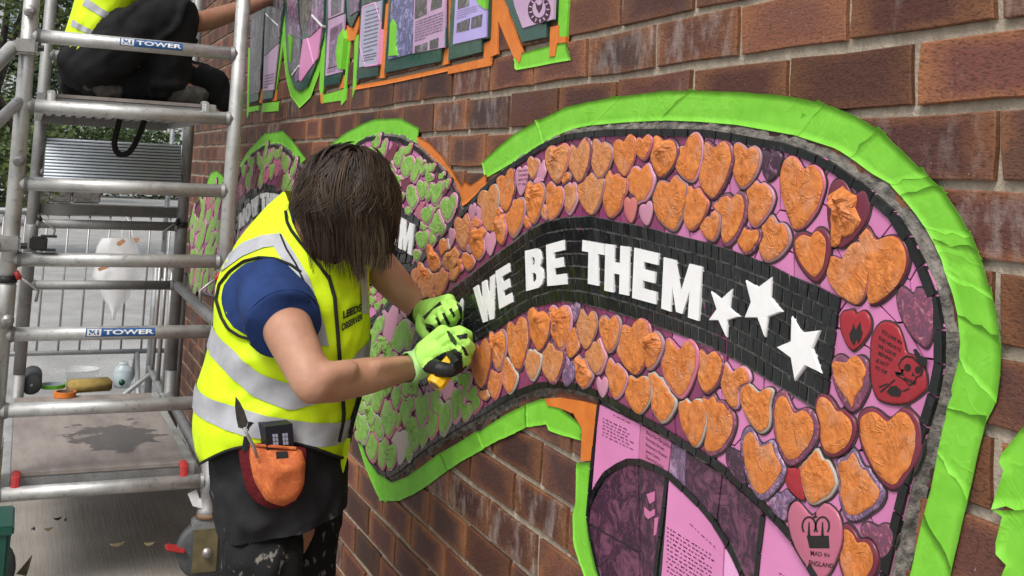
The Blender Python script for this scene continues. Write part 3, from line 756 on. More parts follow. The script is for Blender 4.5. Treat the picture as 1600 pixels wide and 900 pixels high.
HB = [(A_,4,[(155,470,160,580,45,'P'),(195,480,200,590,35,'P'),(255,365,275,645,112,O),(365,270,375,525,108,O),(470,232,465,425,78,'T'),(545,180,540,322,66,O),(690,95,690,345,130,X),(820,72,838,350,132,O),(975,70,960,320,125,O),(1105,52,1120,300,125,O),(1225,50,1235,208,95,O),(1360,50,1340,312,155,X),(1492,65,1545,338,165,O),(895,240,912,545,150,O),(440,415,415,692,112,O),(555,330,548,605,110,X),(690,345,640,580,98,O),(785,330,768,545,92,'Q'),(617,465,620,578,62,'Q'),(1058,245,1015,565,150,O),(1142,430,1150,595,80,'S'),(1240,465,1250,612,85,'P'),(1220,208,1195,495,158,O),(1372,290,1425,645,200,O),(95,530,110,768,92,O),(195,600,200,832,110,X),(270,645,270,795,68,'P'),(335,525,345,735,78,X),(30,615,30,740,42,'P'),(36,748,48,892,108,X),(135,778,130,895,78,O)]),
 (B_,4,[(480,72,462,448,205,O),(680,98,645,385,168,O),(836,140,820,332,118,'D'),(1038,185,995,640,285,'RW'),(360,355,330,645,160,O),(440,530,475,710,115,O),(575,372,560,745,190,'FO'),(775,310,725,625,172,O),(690,600,680,795,140,'FO'),(865,545,792,838,200,O),(1335,345,1255,745,270,'MT')]),
 (zc(0,0,1),1,[(1267,357,1280,441,49,'RO'),(1319,388,1346,475,58,O),(1383,360,1362,476,79,'BR')]),
 (H_,4,[(895,95,1000,492,215,'F'),(562,245,540,507,195,'RF'),(900,455,690,800,(628,444,1012,676),'SK'),(520,530,528,895,245,'HO')]),
 (I_,3.556,[(352,222,300,592,228,'RO'),(580,240,520,540,215,'RO'),(845,255,880,732,300,'RO'),(165,410,140,788,222,'LO'),(492,505,418,805,205,'WO'),(728,525,630,895,262,'LO'),(335,588,383,788,122,'RD'),(250,730,285,900,125,'L')]),
 (E_,4,[(1215,548,1265,788,140,'D'),(1352,160,1372,472,205,'WO')]),
 (J_,3.556,[(430,478,475,905,290,'ME'),(700,645,640,960,215,'RO'),(788,585,825,795,150,'RM')]),
 (F_,4,[(210,520,225,832,115,O),(310,458,320,725,100,X),(430,378,450,720,128,O),(570,312,588,595,130,X),(700,293,728,595,125,X),(797,290,805,412,60,'L'),(880,330,866,585,112,O),(1020,360,1020,610,120,O),(790,412,775,635,122,O),(293,695,300,905,85,O),(385,610,398,868,108,O),(537,572,540,782,95,O),(648,512,672,805,146,O),(768,625,748,815,82,'L'),(932,500,952,748,120,O),(852,612,852,838,125,X),(967,752,970,884,70,'P'),(1060,650,1052,898,122,O),(1148,405,1185,745,190,O),(1283,435,1268,718,148,X),(1450,505,1472,895,205,O),(240,832,248,905,62,O)]),
 (G_,4,[(440,568,415,865,165,O),(607,672,598,955,172,O)]),
 (E_,4,[(590,102,600,350,152,'WO'),(740,78,752,410,180,'WO'),(935,235,970,560,152,O),(1118,220,1030,602,222,O)]),
 (C_,4,[(1350,685,1350,825,60,O),(1393,635,1397,722,38,'P'),(1282,762,1265,895,92,X),(1225,860,1215,960,85,X)]),
 (D_,3.2,[(1180,75,1190,205,90,O),(1240,55,1242,205,90,O),(1150,130,1172,228,85,X),(1312,45,1312,125,62,O),(1205,150,1205,220,50,O)])]
RM_ = {'P': 'h_pink', 'T': 'h_pink', 'S': 'h_salmon', 'D': 'h_dark', 'F': 'h_floral', 'L': 'h_lilac', 'RF': 'h_red', 'SK': 'h_red', 'RD': 'h_red', 'RM': 'h_floral', 'ME': 'h_rose'}
LBL = {'SK': 'red heart with a printed skull in a hat and words', 'ME': 'rose heart printed with a crown and the words MAD IN ENGLAND', 'RF': 'small red heart with a black flame', 'F': 'tilted purple floral heart with no tape', 'T': 'small pink heart with printed words and no tape'}
SPEC = ('SK', 'ME', 'RF', 'HO', 'MT', 'RW', 'F', 'T', 'P', 'S')
for fn, s, (nx, ny, tx, ty, w, k) in sorted([(fn, s, e) for fn, s, L in HB for e in L], key=lambda e: e[2][5] not in SPEC):
    if True:
        a, b = fn(nx, ny), fn(tx, ty); w = w/s if not hasattr(w, '__len__') else (*fn(w[0], w[1]), *fn(w[2], w[3])); cp_ = None; rim = RM_.get(k); cov = None; kd = 0
        if k in (O, X): rim = random.choice(RIMS); cov = 'cover_pale' if random.random() < (.4 if a[0] < 1000 else .06) else 'cover_orange'; kd = 1 if k == X else 0
        elif k == 'Q': rim, cov, kd = 'h_pink', 'cover_pale', 2
        elif k == 'RW': rim, cov, kd = 'h_rose', 'cover_orange', 0
        elif k == 'RO': rim, cov, kd = random.choice(['h_maroon', 'h_floral', 'h_maroon']), 'cover_orange', 2
        elif k == 'LO': rim, cov, kd = 'h_lilac', 'cover_orange', 2
        elif k == 'FO': rim, cov, kd = 'h_floral', 'cover_orange', 2
        elif k == 'WO': rim, cov, kd = 'h_white', 'cover_orange', 0
        elif k == 'BR': rim, cov, kd = 'h_maroon', 'cover_orange', 0
        elif k == 'HO': rim, cov, cp_ = 'h_floral', 'cover_orange', [H_(*p) for p in [(400,600),(420,575),(490,590),(520,545),(570,545),(605,600),(620,650),(590,700),(595,740),(545,800),(530,875),(505,830),(430,720)]]
        elif k == 'MT': rim, cov, cp_, kd = 'h_maroon', 'cover_orange', [B_(*p) for p in [(1180,420),(1270,362),(1310,400),(1370,430),(1345,490),(1390,590),(1300,690),(1270,665),(1245,745),(1190,740),(1200,650),(1195,560),(1225,500),(1190,460)]], 1
        heart(mosB, a[0], a[1], b[0], b[1], w, rim, cov, MD+.0015, kd, cp_, label=LBL.get(k), fat=1.0 if k in SPEC else 1.2, bite=k not in ('SK', 'ME'))
# green taped hearts at the ribbon's lower left end
GK = [(100,235,88,330,50),(140,222,140,302,45),(205,160,215,335,68),(265,175,262,242,60),(325,165,322,332,52),(380,135,385,242,60),(445,142,445,232,30),(487,192,480,442,72),(275,232,275,505,86),(170,262,172,424,56),(117,315,122,545,72),(215,338,220,515,60),(335,328,332,433,34),(375,245,380,424,60),(415,230,410,345,46),(168,430,180,655,68),(235,472,240,704,62),(285,520,275,704,66),(342,428,345,668,82),(428,342,432,585,78),(398,515,402,655,46),(490,385,486,565,50),(545,338,552,515,72),(622,245,615,495,88),(555,185,572,355,70),(635,125,640,275,60),(692,160,697,415,88),(755,258,752,395,66),(752,85,762,222,62),(690,85,690,152,50),(815,138,802,355,86),(60,330,75,430,40),(90,420,100,520,40)]
GD = [(905,345,922,442,62),(940,305,945,385,42),(990,255,990,435,62),(1045,325,1040,480,78),(930,440,935,505,60),(990,432,1000,495,82),(895,475,892,520,46),(1060,690,1060,730,40),(860,690,862,740,40),(1090,375,1100,465,42),(890,600,890,640,40),(960,395,965,450,45),(1000,520,1000,600,60),(940,520,945,590,55),(1050,500,1050,590,55)]
for fn, s, L in ((K_, 4, GK), (D_, 3.2, GD)):
    for q in L:
        a, b = fn(q[0], q[1]), fn(q[2], q[3])
        bare = random.random() < .06
        heart(mosB, a[0], a[1], b[0], b[1], q[4]/s, random.choice(['h_pink', 'h_white', 'h_pink', 'h_rose']), None if bare else 'cover_green', MD+.0015, 1 if random.random() < .12 else 3, fat=1.42)
fill_gaps(mosB, B_OUT, BAND_UP+BAND_LO[::-1], (560, 470, 742, 735), 34, 'cover_green', (20, 34), 5)
fill_gaps(mosB, B_OUT, BAND_UP+BAND_LO[::-1], (655, 260, 900, 470), 12, 'cover_orange', (24, 36), 6, .4)
flush_grout(mosB)
TD = MD+.0015+.0043
# print on single hearts
for i, (s, l) in enumerate([('TO LIVE IN', (712,378,838,475)), ('THE HEARTS', (692,418,832,522)), ('WE LEAVE', (690,468,803,552)), ('BEHIND', (694,515,782,583)), ('IS NOT', (680,562,757,615)), ('TO DIE', (672,603,748,662))]):
    x0, y0, x1, y1 = l; p0, p1 = H_(x0, y0), H_(x1, y1); dx, dy = p1[0]-p0[0], p1[1]-p0[1]; m = math.hypot(dx, dy); hx, hy = dy/m*-5.6, dx/m*5.6
    xx, yy = (p1[0]-hx*.2, p1[1]-hy)
    text_on(mosB, s, [p0, (p1[0], p1[1]-5.2), (p1[0]-2, p1[1]), (p0[0]-2, p0[1]+5.4)], TD, 'ink_black', .02)
def flat(root, px, d, mat, name): return mk(name, prism([wl(px, d)], d-.0004, d), MT[mat], root)
for P in ([(845,560),(880,520),(925,510),(975,545),(1000,600),(985,650),(940,690),(900,730),(865,715),(840,690),(800,665),(790,640),(830,650),(850,625),(835,600)], [(920,505),(950,540),(985,560),(1000,595),(985,610),(940,580),(910,545)]):
    pass
flat(mosB, [H_(*p) for p in [(905,505),(925,500),(958,545),(995,560),(992,600),(975,612),(935,580)]], TD, 'ink_black', 'skull_hat')
sk = [H_(*p) for p in [(812,600),(832,562),(862,540),(905,545),(950,590),(972,630),(958,668),(930,680),(915,720),(880,735),(862,705),(800,668),(788,640),(835,655),(850,628),(822,628)]]
ck = (sum(p[0] for p in sk)/len(sk), sum(p[1] for p in sk)/len(sk))
mk('skull_print', prism([wl(sk, TD), wl([(ck[0]+(x-ck[0])*.87, ck[1]+(y-ck[1])*.87) for x, y in sk], TD)], TD-.0004, TD), MT['ink_black'], mosB)
for ex, ey, ra, rb in ((872, 618, 21, 25), (935, 632, 18, 23)): flat(mosB, [H_(ex+ra*math.cos(i*.5236), ey+rb*math.sin(i*.5236)) for i in range(12)], TD, 'ink_black', 'skull_print')
flat(mosB, [H_(*p) for p in [(905,645),(918,672),(896,668)]], TD, 'ink_black', 'skull_print')
for i in range(6): x, y = 852+i*13, 676+i*5; flat(mosB, [H_(*p) for p in [(x,y),(x+8,y+3),(x+4,y+24),(x-4,y+21)]], TD, 'ink_black', 'skull_print')
flat(mosB, [H_(*p) for p in [(832,645),(850,655),(850,668),(815,668),(800,655)]], TD, 'ink_black', 'skull_print')
for P in ([(700,765),(790,690),(796,698),(705,775)], [(740,770),(765,735),(800,730),(835,765),(820,800),(770,795)], [(690,735),(745,715),(748,722),(696,745)], [(840,760),(880,745),(884,752),(845,770)]): flat(mosB, [H_(*p) for p in P], TD, 'ink_black', 'skull_print')
flat(mosB, [H_(*p) for p in [(512,440),(508,405),(525,375),(535,340),(548,385),(560,360),(575,330),(582,375),(590,400),(578,440),(565,470),(548,440),(540,478),(528,470)]], TD, 'ink_black', 'flame_print')
for P in ([(392,665),(515,665),(518,735),(408,735)],):
    flat(mosB, [J_(*p) for p in P], TD, 'ink_black', 'crown_print')
def arc_band(cx, cyy, rx, ry, a0, a1, wd_, fn, n=14):
    o = [(cx+rx*math.cos(a0+(a1-a0)*i/n), cyy-ry*math.sin(a0+(a1-a0)*i/n)) for i in range(n+1)]
    i_ = [(cx+(rx-wd_)*math.cos(a0+(a1-a0)*i/n), cyy-(ry-wd_)*math.sin(a0+(a1-a0)*i/n)) for i in range(n+1)]
    return [fn(*p) for p in o+i_[::-1]]
for cx in (405, 480): flat(mosB, arc_band(cx, 612, 42, 56, -.7, math.pi+.7, 10, J_), TD, 'ink_black', 'crown_print'); flat(mosB, [J_(cx-8, 668), J_(cx+8, 668), J_(cx+3, 590), J_(cx-3, 590)], TD, 'ink_black', 'crown_print')
flat(mosB, [J_(427,556), J_(436,556), J_(436,535), J_(444,535), J_(444,556), J_(450,556), J_(450,566), J_(427,566)], TD, 'ink_black', 'crown_print')
text_on(mosB, 'MAD IN', [J_(414,745), J_(518,764), J_(518,784), J_(414,776)], TD, 'ink_black', .01)
text_on(mosB, 'ENGLAND', [J_(405,800), J_(543,822), J_(541,846), J_(403,830)], TD, 'ink_black', .01)
for i, s in enumerate(('DO NOT', 'TOO MUCH', 'BEING THE', 'IT ALL')):
    text_on(mosB, s, [A_(440,262+i*28), A_(500,256+i*28), A_(498,270+i*28), A_(440,276+i*28)], MD+.0058, 'ink_black', .01)
# ------------------------------------------------------------------ two far mosaics with green taped hearts
mosA = thing('mosaic', at_x(620, 400, -.005), 'arched green heart mosaic just behind the bent head, its band ending in white M', 'mosaic', 'heart mosaics along the wall')
outline_parts(mosA, A2_OUT, MD, .05)
tile_field(mosA, A2_OUT, None, MD+.001, .075, lambda p: 'pink' if random.random() < .55 else 'magenta', cap=160)
bA = [(560,285),(600,305),(635,327),(657,342)]; bB = [(545,400),(580,420),(615,430),(640,424)]
mk('band_bed', prism([wl(bA+[(652,375)]+bB[::-1], MD)], MD-.002, MD+.0014), MT['grout_dark'], mosA)
tesserae(mosA, bA, bB, MD+.0035, 30, 6, 120)
block_letter(mosA, GL['M'], [(626,340),(646.5,352),(642,399),(622,387)], LD0, LD1, 'white'); block_letter(mosA, GL['E'], [(610,331),(622,338),(618,384),(606,378)], LD0, LD1, 'white')
HA = [(945,105,945,222,65,1),(870,118,870,185,62,1),(1050,135,1058,245,48,1),(1105,162,1100,318,72,1),(1165,190,1165,345,62,1),(1210,222,1200,296,48,1),(1250,275,1250,326,40,1),(1000,242,1010,364,82,1),(1210,322,1195,455,56,1),(1160,350,1152,515,68,1),(1250,372,1245,465,42,1),(1297,330,1285,485,78,1),(1365,412,1372,595,78,1),(1240,482,1240,608,62,1),(1297,510,1300,680,82,1),(1210,632,1205,765,66,1),(1265,612,1265,745,52,1),(1180,755,1180,840,40,1),(1112,295,1115,402,52,0),(1195,462,1195,575,42,0),(1005,118,1005,225,62,0),(820,150,825,210,50,1),(910,185,910,250,50,0),(1060,290,1060,380,50,1),(1330,600,1325,680,40,1),(1070,400,1075,470,50,1),(1130,480,1130,545,45,1),(960,200,960,240,40,0),(1340,380,1340,430,40,0)]
for nx, ny, tx, ty, w, g in HA:
    a, b = C_(nx, ny), C_(tx, ty); heart(mosA, a[0], a[1], b[0], b[1], w/4, 'h_pink' if g else random.choice(['h_maroon', 'h_rose']), 'cover_green' if g else None, MD+.0015, 3, fat=1.45)
fill_gaps(mosA, A2_OUT, bA+[(652,375)]+bB[::-1], (545, 215, 716, 480), 50, 'cover_green', (14, 26), 8, .3)
flush_grout(mosA)
def far_mosaic(out, label, letters, band, seeds):
    m = thing('mosaic', at_x(out[0][0], out[0][1]+100, -.005), label, 'mosaic', 'heart mosaics along the wall')
    outline_parts(m, out, MD, .07)
    tile_field(m, out, None, MD+.001, .11, lambda p: random.choice(['pink', 'magenta', 'magenta']), cap=90)
    bp = None
    if band:
        bp = band[0]+band[1][::-1]; mk('band_bed', prism([wl(bp, MD)], MD-.002, MD+.0014), MT['grout_dark'], m); tesserae(m, band[0], band[1], MD+.0035, 24, 5, 60)
    for ch, q in letters: block_letter(m, GL[ch], q, LD0, LD1, 'white')
    rs = random.Random(seeds); done = []; tries = 0
    while len(done) < 105 and tries < 4000:
        tries += 1
        x = rs.uniform(min(p[0] for p in out)+4, max(p[0] for p in out)-4); y = rs.uniform(min(p[1] for p in out)+14, max(p[1] for p in out)-14)
        h = rs.uniform(18, 34); w = rs.uniform(8, 12)*(.6+.4*(x-290)/180)
        chk = [(x, y-h/2), (x, y+h/2), (x-w/2, y-h/4), (x+w/2, y-h/4)]
        if not all(inside(p, out) for p in chk): continue
        if bp and any(inside(p, bp) for p in chk): continue
        if any(abs(x-a) < (w+c)*.36 and abs(y-b) < (h+d)*.38 for a, b, c, d in done): continue
        done.append((x, y, w, h)); g = rs.random() < .72
        heart(m, x, y-h/2, x+rs.uniform(-2, 2), y+h/2, w, 'h_pink' if g else rs.choice(['h_rose', 'h_maroon']), 'cover_green' if g else None, MD+.0015, 3, fat=1.45)
    flush_grout(m)
    return m
far_mosaic(A1_OUT, 'narrow arched mosaic with NOW THE lettering between tower post and bent head', [('N', [(373,336),(382,324),(382,352),(373,358)]), ('O', [(383,323),(391,314),(391,342),(383,350)]), ('W', [(392,313),(403,305),(402,334),(393,341)]), ('T', [(406,303),(415,301),(414,326),(407,330)]), ('H', [(416,301),(425,302),(424,324),(416,324)]), ('E', [(426,302),(435,304),(434,326),(426,324)])],
           ([(366,322),(378,308),(392,297),(412,287),(427,289),(442,296),(458,310)], [(366,372),(380,356),(395,345),(415,337),(428,336),(442,340),(458,350)]), 3)
a0 = far_mosaic(A0_OUT, 'farthest heart mosaic, seen between the two right posts of the tower', [], None, 9)
# ------------------------------------------------------------------ lower letter: sheets of print behind black edging
low = thing('mosaic_letter', at_x(960, 900, -.005), 'mosaic letter of pink and plum printed sheets at the bottom, under the ribbon', 'mosaic letter', 'lettering panels on the wall')
CD = .008
mk('backing_board', prism([wl(C_OUT, CD)], .001, CD-.002), MT['grout_dark'], low)
SH = [('sheet_pink', [(936,632),(1000,663),(997,719),(975,722),(945,742),(924,780)]), ('sheet_rose', [(1001.5,664),(1049,691),(1043,739),(1022,729),(998,719.5)]), ('photo_mauve', [(1050.5,692),(1072,705),(1069.5,763),(1045,741)]), ('photo_dark', [(1074,707),(1128,741),(1120,812),(1071,766)]), ('photo_dark', [(1130,743),(1192,800),(1180,905),(1163,900),(1127,826),(1122,812)]), ('sheet_pink', [(1197,806),(1234,842),(1268,899),(1300,950),(1184,950),(1183,900)]),
      ('photo_dark', [(924,790),(946,748),(976,727),(996,725),(1000,862),(921,818)]), ('photo_dark', [(921,822),(999,866),(999,990),(962,960),(942,912),(930,862)]), ('photo_dark', [(1001,726),(1021,734),(1040,744),(1028,840),(1020,990),(1001,990)]), ('sheet_pink', [(1046,748),(1070,770),(1098,800),(1122,834),(1131,855),(1126,990),(1027,990)]), ('sheet_pale', [(1133,858),(1156,900),(1180,990),(1128,990)]), ('photo_dark', [(1164,905),(1180,908),(1182,990),(1190,990)])]
for m, P in SH: mk('printed_sheet', prism([wl(P, CD)], CD-.004, CD+random.uniform(0, .0006)), MT[m], low)
def edging(root, px, d, w=.010, ln=.04, mat='black_tile'):
    q = wl(px, d); n = max(2, int(plen(q)/ln)); r = resample(q, n+1)
    for i in range(n):
        t = (r[i+1]-r[i]).normalized(); nn = Vector((t.y, -t.x))*w/2; g = t*.0009
        mk('edge_tile', prism([[r[i]+g-nn, r[i]+g+nn, r[i+1]-g+nn, r[i+1]-g-nn][::-1]], CD-.005, d+random.uniform(.0015, .003)), MT[mat], root)
ARCH = [(921,790),(930,765),(945,742),(975,722),(997,720),(1022,730),(1045,742),(1072,767),(1102,797),(1127,830),(1145,860),(1160,897),(1175,950),(1182,1000)]
edging(low, ARCH, CD, .010); edging(low, [(937,624),(930,680),(925,735),(919,800),(918,815),(928,865),(940,910),(958,960),(1000,1004)], CD, .006)
edging(low, [(1043,747),(1034,825),(1024,900),(1020,980)], CD, .008); edging(low, [(1194,806),(1182,900),(1178,980)], CD, .009)
C2 = zc(850, 675, 4)
for i, s in enumerate(('Betty Parr Flat Jackson', 'Dorothy Brown', 'Rosemary Weston', 'Janet Clarke', 'Sheila McCluskey')):
    w = (160, 112, 130, 88, 112)[i]; x, y = 640-i*1, 450+i*38
    text_on(low, s, [E_(x, y), E_(x+w, y+w*.62), E_(x+w-2, y+w*.62+26), E_(x-2, y+26)], CD+.001, 'ink', .0)
def scribble(root, fn, x0, y0, dx, dy, n, lines, lh, slope, mat='ink', d=.001, seed=1, rag=.3):
    rs = random.Random(seed); parts = []
    for l in range(lines):
        x = x0+rs.uniform(0, 6); end = x0+dx*(1-rag*rs.random())
        yb = y0+l*lh
        while x < end:
            wlen = rs.uniform(8, 26); pts = []
            k = int(wlen/2.2)+2
            for i in range(k):
                xx = x+wlen*i/k; pts.append((xx, yb+(xx-x0)*slope+(1 if i % 2 else -1)*rs.uniform(1, dy)))
            q = [W(*fn(*p), CD+d) for p in pts]; hw = .00045
            for a, b in zip(q, q[1:]):
                t = (b-a).normalized(); nn = Vector((t.y, -t.x))*hw; n0 = len(parts)
                parts.append(([w3(a-nn, CD+d), w3(a+nn, CD+d), w3(b+nn, CD+d), w3(b-nn, CD+d)], [(0,1,2,3)]))
            x += wlen+rs.uniform(5, 11)
    return mk('handwriting', cat(*parts), MT[mat], root)
scribble(low, E_, 362, 372, 215, 4, 0, 6, 21, .48, seed=2); scribble(low, E_, 430, 352, 92, 3, 0, 1, 20, .5, seed=3, rag=0)
scribble(low, C2, 765, 595, 290, 6, 0, 11, 27, .62, seed=4); scribble(low, C2, 908, 570, 172, 4, 0, 1, 20, .95, seed=5, rag=0); scribble(low, C2, 1465, 880, 90, 4, 0, 2, 20, .6, seed=6)
# figures printed on the plum sheet
for P in ([(640,390),(690,370),(690,430),(660,450)], [(625,470),(660,500),(690,480),(690,520),(650,545),(628,520)], [(690,540),(715,530),(700,640),(685,650)]): mk('sheet_print', prism([wl([C2(*p) for p in P], CD+.001)], CD, CD+.001), MT['sheet_rose'], low)
# ------------------------------------------------------------------ lettering panels W O M E N at the top
M_ = zc(360, 0, 4); N_ = zc(700, 0, 3.556)
def letter_panel(label, backs, sheets, fn):
    r = thing('mosaic_letter', tuple(at_x(*fn(*backs[0][0][0]), -.005)), label, 'mosaic letter', 'lettering panels on the wall')
    for L in backs:
        mk('green_tile_base', prism([wl([fn(*p) for p in l], .014) for l in L], .0005, .014), MT['green_tile'], r)
        mk('mortar_bed', prism([[sum((Vector(q) for q in wl([fn(*p) for p in l], .006)), Vector((0,0)))/len(l)+(p2-sum((Vector(q) for q in wl([fn(*p) for p in l], .006)), Vector((0,0)))/len(l))*1.03 for p2 in wl([fn(*p) for p in l], .006)] for l in L[:1]], .0003, .006), MT['grout'], r)
    for e in sheets:
        mk('printed_sheet', prism([wl([fn(*p) for p in e[1]], .017)], .012, .017+random.uniform(0, .0006)), MT[e[0]], r)
    return r
def para(root, fn, quad, lines, mat='ink', seed=0, d=.0185, fill=.5, words=True):
    mat = 'ink_soft'; fill = fill*.8
    rs = random.Random(seed); q = wl([fn(*p) for p in quad], d); V, Fc = [], []
    for l in range(lines):
        v1 = 1-(l+.1)/lines; v0 = v1-fill/lines; x = 0; end = 1 if l < lines-1 else rs.uniform(.4, .9)
        while x < end:
            w = rs.uniform(.05, .16); w = min(w, end-x)
            n = len(V); V += [w3(bil(q, a, b), d) for a, b in ((x, v0), (x+w, v0), (x+w, v1), (x, v1))]; Fc.append((n, n+1, n+2, n+3)); x += w+.025
    return mk('print', (V, Fc), MT[mat], root)
r = letter_panel('mosaic letter W, leftmost of the row, with grey photo sheets on two legs', [[[(128,78),(216,72),(172,628),(116,642)]], [[(218,40),(250,-60),(345,-60),(262,612),(200,622)]], [[(150,-60),(190,-60),(218,72),(200,78)]]],
  [('photo_grey', [(130,82),(212,76),(178,578),(120,592)]), ('photo_grey', [(228,70),(262,-60),(336,-60),(300,270),(212,350)]), ('sheet_mauve', [(212,355),(300,275),(268,560),(204,570)])], M_)
para(r, M_, [(216,470),(274,455),(266,550),(208,560)], 5, 'ink', 1); edging(r, [M_(220,85), M_(300,160)], .016, .006, .06, 'white')
r = letter_panel('rounded mosaic letter O with mauve sheets and a pink one at its foot', [[[(343,-60),(343,200),(362,430),(398,545),(430,572),(478,540),(532,400),(578,230),(592,-60)], [(415,-40),(422,130),(440,240),(462,200),(498,100),(522,-40)]]],
  [('photo_mauve', [(350,-60),(410,-50),(418,130),(436,240),(360,215)]), ('photo_grey', [(362,220),(440,245),(430,400),(395,480),(372,420)]), ('sheet_pink', [(571,165),(545,360),(440,508),(428,500),(434,380),(455,245),(500,235)]), ('photo_mauve', [(525,-60),(585,-60),(572,155),(500,225),(470,205),(502,100)]), ('photo_mauve', [(396,485),(430,405),(426,500),(410,510)])], M_)
edging(r, [M_(510,95), M_(575,165)], .018, .006, .06, 'white'); edging(r, [M_(385,470), M_(430,410)], .018, .006, .05, 'white'); edging(r, [M_(480,240), M_(520,400)], .018, .004, .06, 'sheet_pale')
r = letter_panel('mosaic letter M with two straight stems and a short centre point', [[[(604,-60),(718,-60),(696,462),(680,520),(583,538)]], [[(720,-60),(808,-60),(800,72),(757,172),(733,130)]], [[(826,-60),(964,-60),(918,472),(788,494)]]],
  [('sheet_mauve', [(612,-60),(705,-60),(702,80),(612,118)]), ('sheet_mauve', [(612,128),(714,88),(694,450),(594,475)]), ('photo_mauve', [(735,-60),(802,-60),(795,65),(745,100)]), ('sheet_blue', [(828,45),(946,2),(922,402),(804,420)])], M_)
mk('photo_print', prism([wl([M_(*p) for p in [(625,180),(700,140),(685,410),(610,430)]], .0185)], .017, .0185), MT['photo_mauve'], r)
mk('photo_print', prism([wl([M_(*p) for p in [(628,-60),(692,-60),(690,70),(628,100)]], .0185)], .017, .0185), MT['photo_grey'], r)
for a in (0, 1): edging(r, [[M_(828,45), M_(946,2), M_(922,402), M_(804,420), M_(828,45)]][0], .017, .005, .12, 'sheet_pale') if a == 0 else None
para(r, M_, [(845,70),(930,45),(915,320),(828,345)], 11, 'ink', 2, fill=.3); para(r, M_, [(825,345),(912,325),(908,375),(822,392)], 3, 'ink', 3); para(r, M_, [(604,425),(690,405),(688,440),(602,462)], 3, 'ink', 8)
r = letter_panel('wide mosaic letter E with a blue photo sheet beside a lilac text sheet', [[[(1002,-60),(962,455),(1312,382),(1318,300),(1345,290),(1345,-60)]]],
  [('photo_blue', [(1010,-60),(1144,-60),(1132,335),(985,372)]), ('sheet_mauve', [(1149,-60),(1343,-60),(1335,296),(1139,334)])], M_)
for P in ([(1155,-20),(1225,-20),(1225,85),(1150,120)], [(1260,-20),(1320,-20),(1318,40),(1250,65)], [(1152,290),(1230,262),(1228,310),(1150,330)], [(1245,255),(1298,235),(1296,295),(1244,308)]): mk('photo_print', prism([wl([M_(*p) for p in P], .0185)], .017, .0185), MT['photo_grey'], r)
para(r, M_, [(1155,135),(1330,70),(1325,215),(1150,268)], 8, 'ink', 5, fill=.4); para(r, M_, [(1012,-10),(1026,-10),(1018,90),(1004,95)], 8, 'ink', 6)
r = letter_panel('mosaic letter N, rightmost of the row, with a violet sheet and a round dark emblem', [[[(22,-60),(232,-60),(222,212),(186,218),(184,288),(3,332)]], [[(280,-60),(600,-60),(586,112),(546,124),(546,206),(410,232),(325,20)]]],
  [('sheet_violet', [(46,-60),(216,-60),(211,205),(28,246)]), ('sheet_mauve', [(350,-60),(592,-60),(585,106),(415,156),(372,40)])], N_)
for P in ([(60,-60),(120,-60),(115,30),(52,52)], [(50,130),(120,100),(115,165),(46,180)], [(130,98),(190,78),(184,145),(126,160)]): mk('photo_print', prism([wl([N_(*p) for p in P], .0185)], .017, .0185), MT['photo_grey'], r)
para(r, N_, [(50,62),(160,30),(158,82),(48,112)], 4, 'ink', 7, fill=.3)
el = [N_(505+62*math.cos(t), 55+78*math.sin(t)) for t in [i*.2618 for i in range(24)]]
mk('emblem_print', prism([wl(el, .0185)], .017, .0185), MT['ink'], r)
mk('emblem_print', prism([wl([N_(505+36*math.cos(t), 48+50*math.sin(t)) for t in [i*.2618 for i in range(24)]], .019)], .0185, .019), MT['sheet_mauve'], r)
mk('emblem_print', prism([wl([N_(*p) for p in [(485,10),(498,28),(512,28),(525,10),(522,45),(505,75),(490,45)]], .0194)], .019, .0194), MT['ink'], r)
for i in range(13):
    t = i*.483; x, y = 505+49*math.cos(t), 52+64*math.sin(t); c_, s_ = math.cos(t), math.sin(t)
    mk('emblem_print', prism([wl([N_(x+a*c_*8-b*s_*4, y+a*s_*9+b*c_*4) for a, b in ((-1,-1),(1,-.6),(1,.7),(-1,1))], .0192)], .0185, .0192), MT['sheet_mauve'], r)
# ------------------------------------------------------------------ masking tape on the wall
def strip(root, outer, inner, mat='tape_green', d=.0012, rag=1, name='tape_strip', m=6):
    o = wl(outer, .006); i_ = wl(inner, .006); n = max(8, int(max(plen(o), plen(i_))/.012)); o = resample(o, n); i_ = resample(i_, n); sd_ = random.uniform(0, 90)
    V, Fc = [], []
    for a in range(n):
        for b in range(m):
            t = b/(m-1); p = i_[a].lerp(o[a], t)
            if a in (0, n-1) and rag: p = p+(o[min(a+1, n-1)]-o[max(a-1, 0)]).normalized()*random.uniform(-.004, .004)
            if b == m-1: p = p+(o[a]-i_[a]).normalized()*.0012*nz(p.x*40, p.y*40, sd_)
            k = 0.25 if b in (0, m-1) else 1
            h = d+k*(.0004*abs(nz(p.x*14, p.y*14, sd_))+.0017*max(0, nz(p.x*30, p.y*30, sd_+4)-.45))
            # the tape sags into the bed joints
            fz = ((Z0-p.y)/COURSE) % 1.0; e = min(fz, 1-fz)
            if e < .09: h -= .0013*(1-e/.09)
            V.append(w3(p, .0048+h))
    for a in range(n-1):
        for b in range(m-1): q = a*m+b; Fc.append((q, q+m, q+m+1, q+1))
    # short skirt so that the edge has thickness
    nV = len(V)
    rim = [a*m for a in range(n)]+[(n-1)*m+b for b in range(1, m)]+[a*m+m-1 for a in range(n-2, -1, -1)]+[b for b in range(m-2, 0, -1)]
    for q in rim: V.append(Vector((V[q].x+.0008, V[q].y, V[q].z)))
    L = len(rim)
    for k in range(L): a, b = k, (k+1) % L; Fc.append((rim[a], rim[b], nV+b, nV+a))
    return mk(name, (V, Fc), MT[mat], root, None, True)
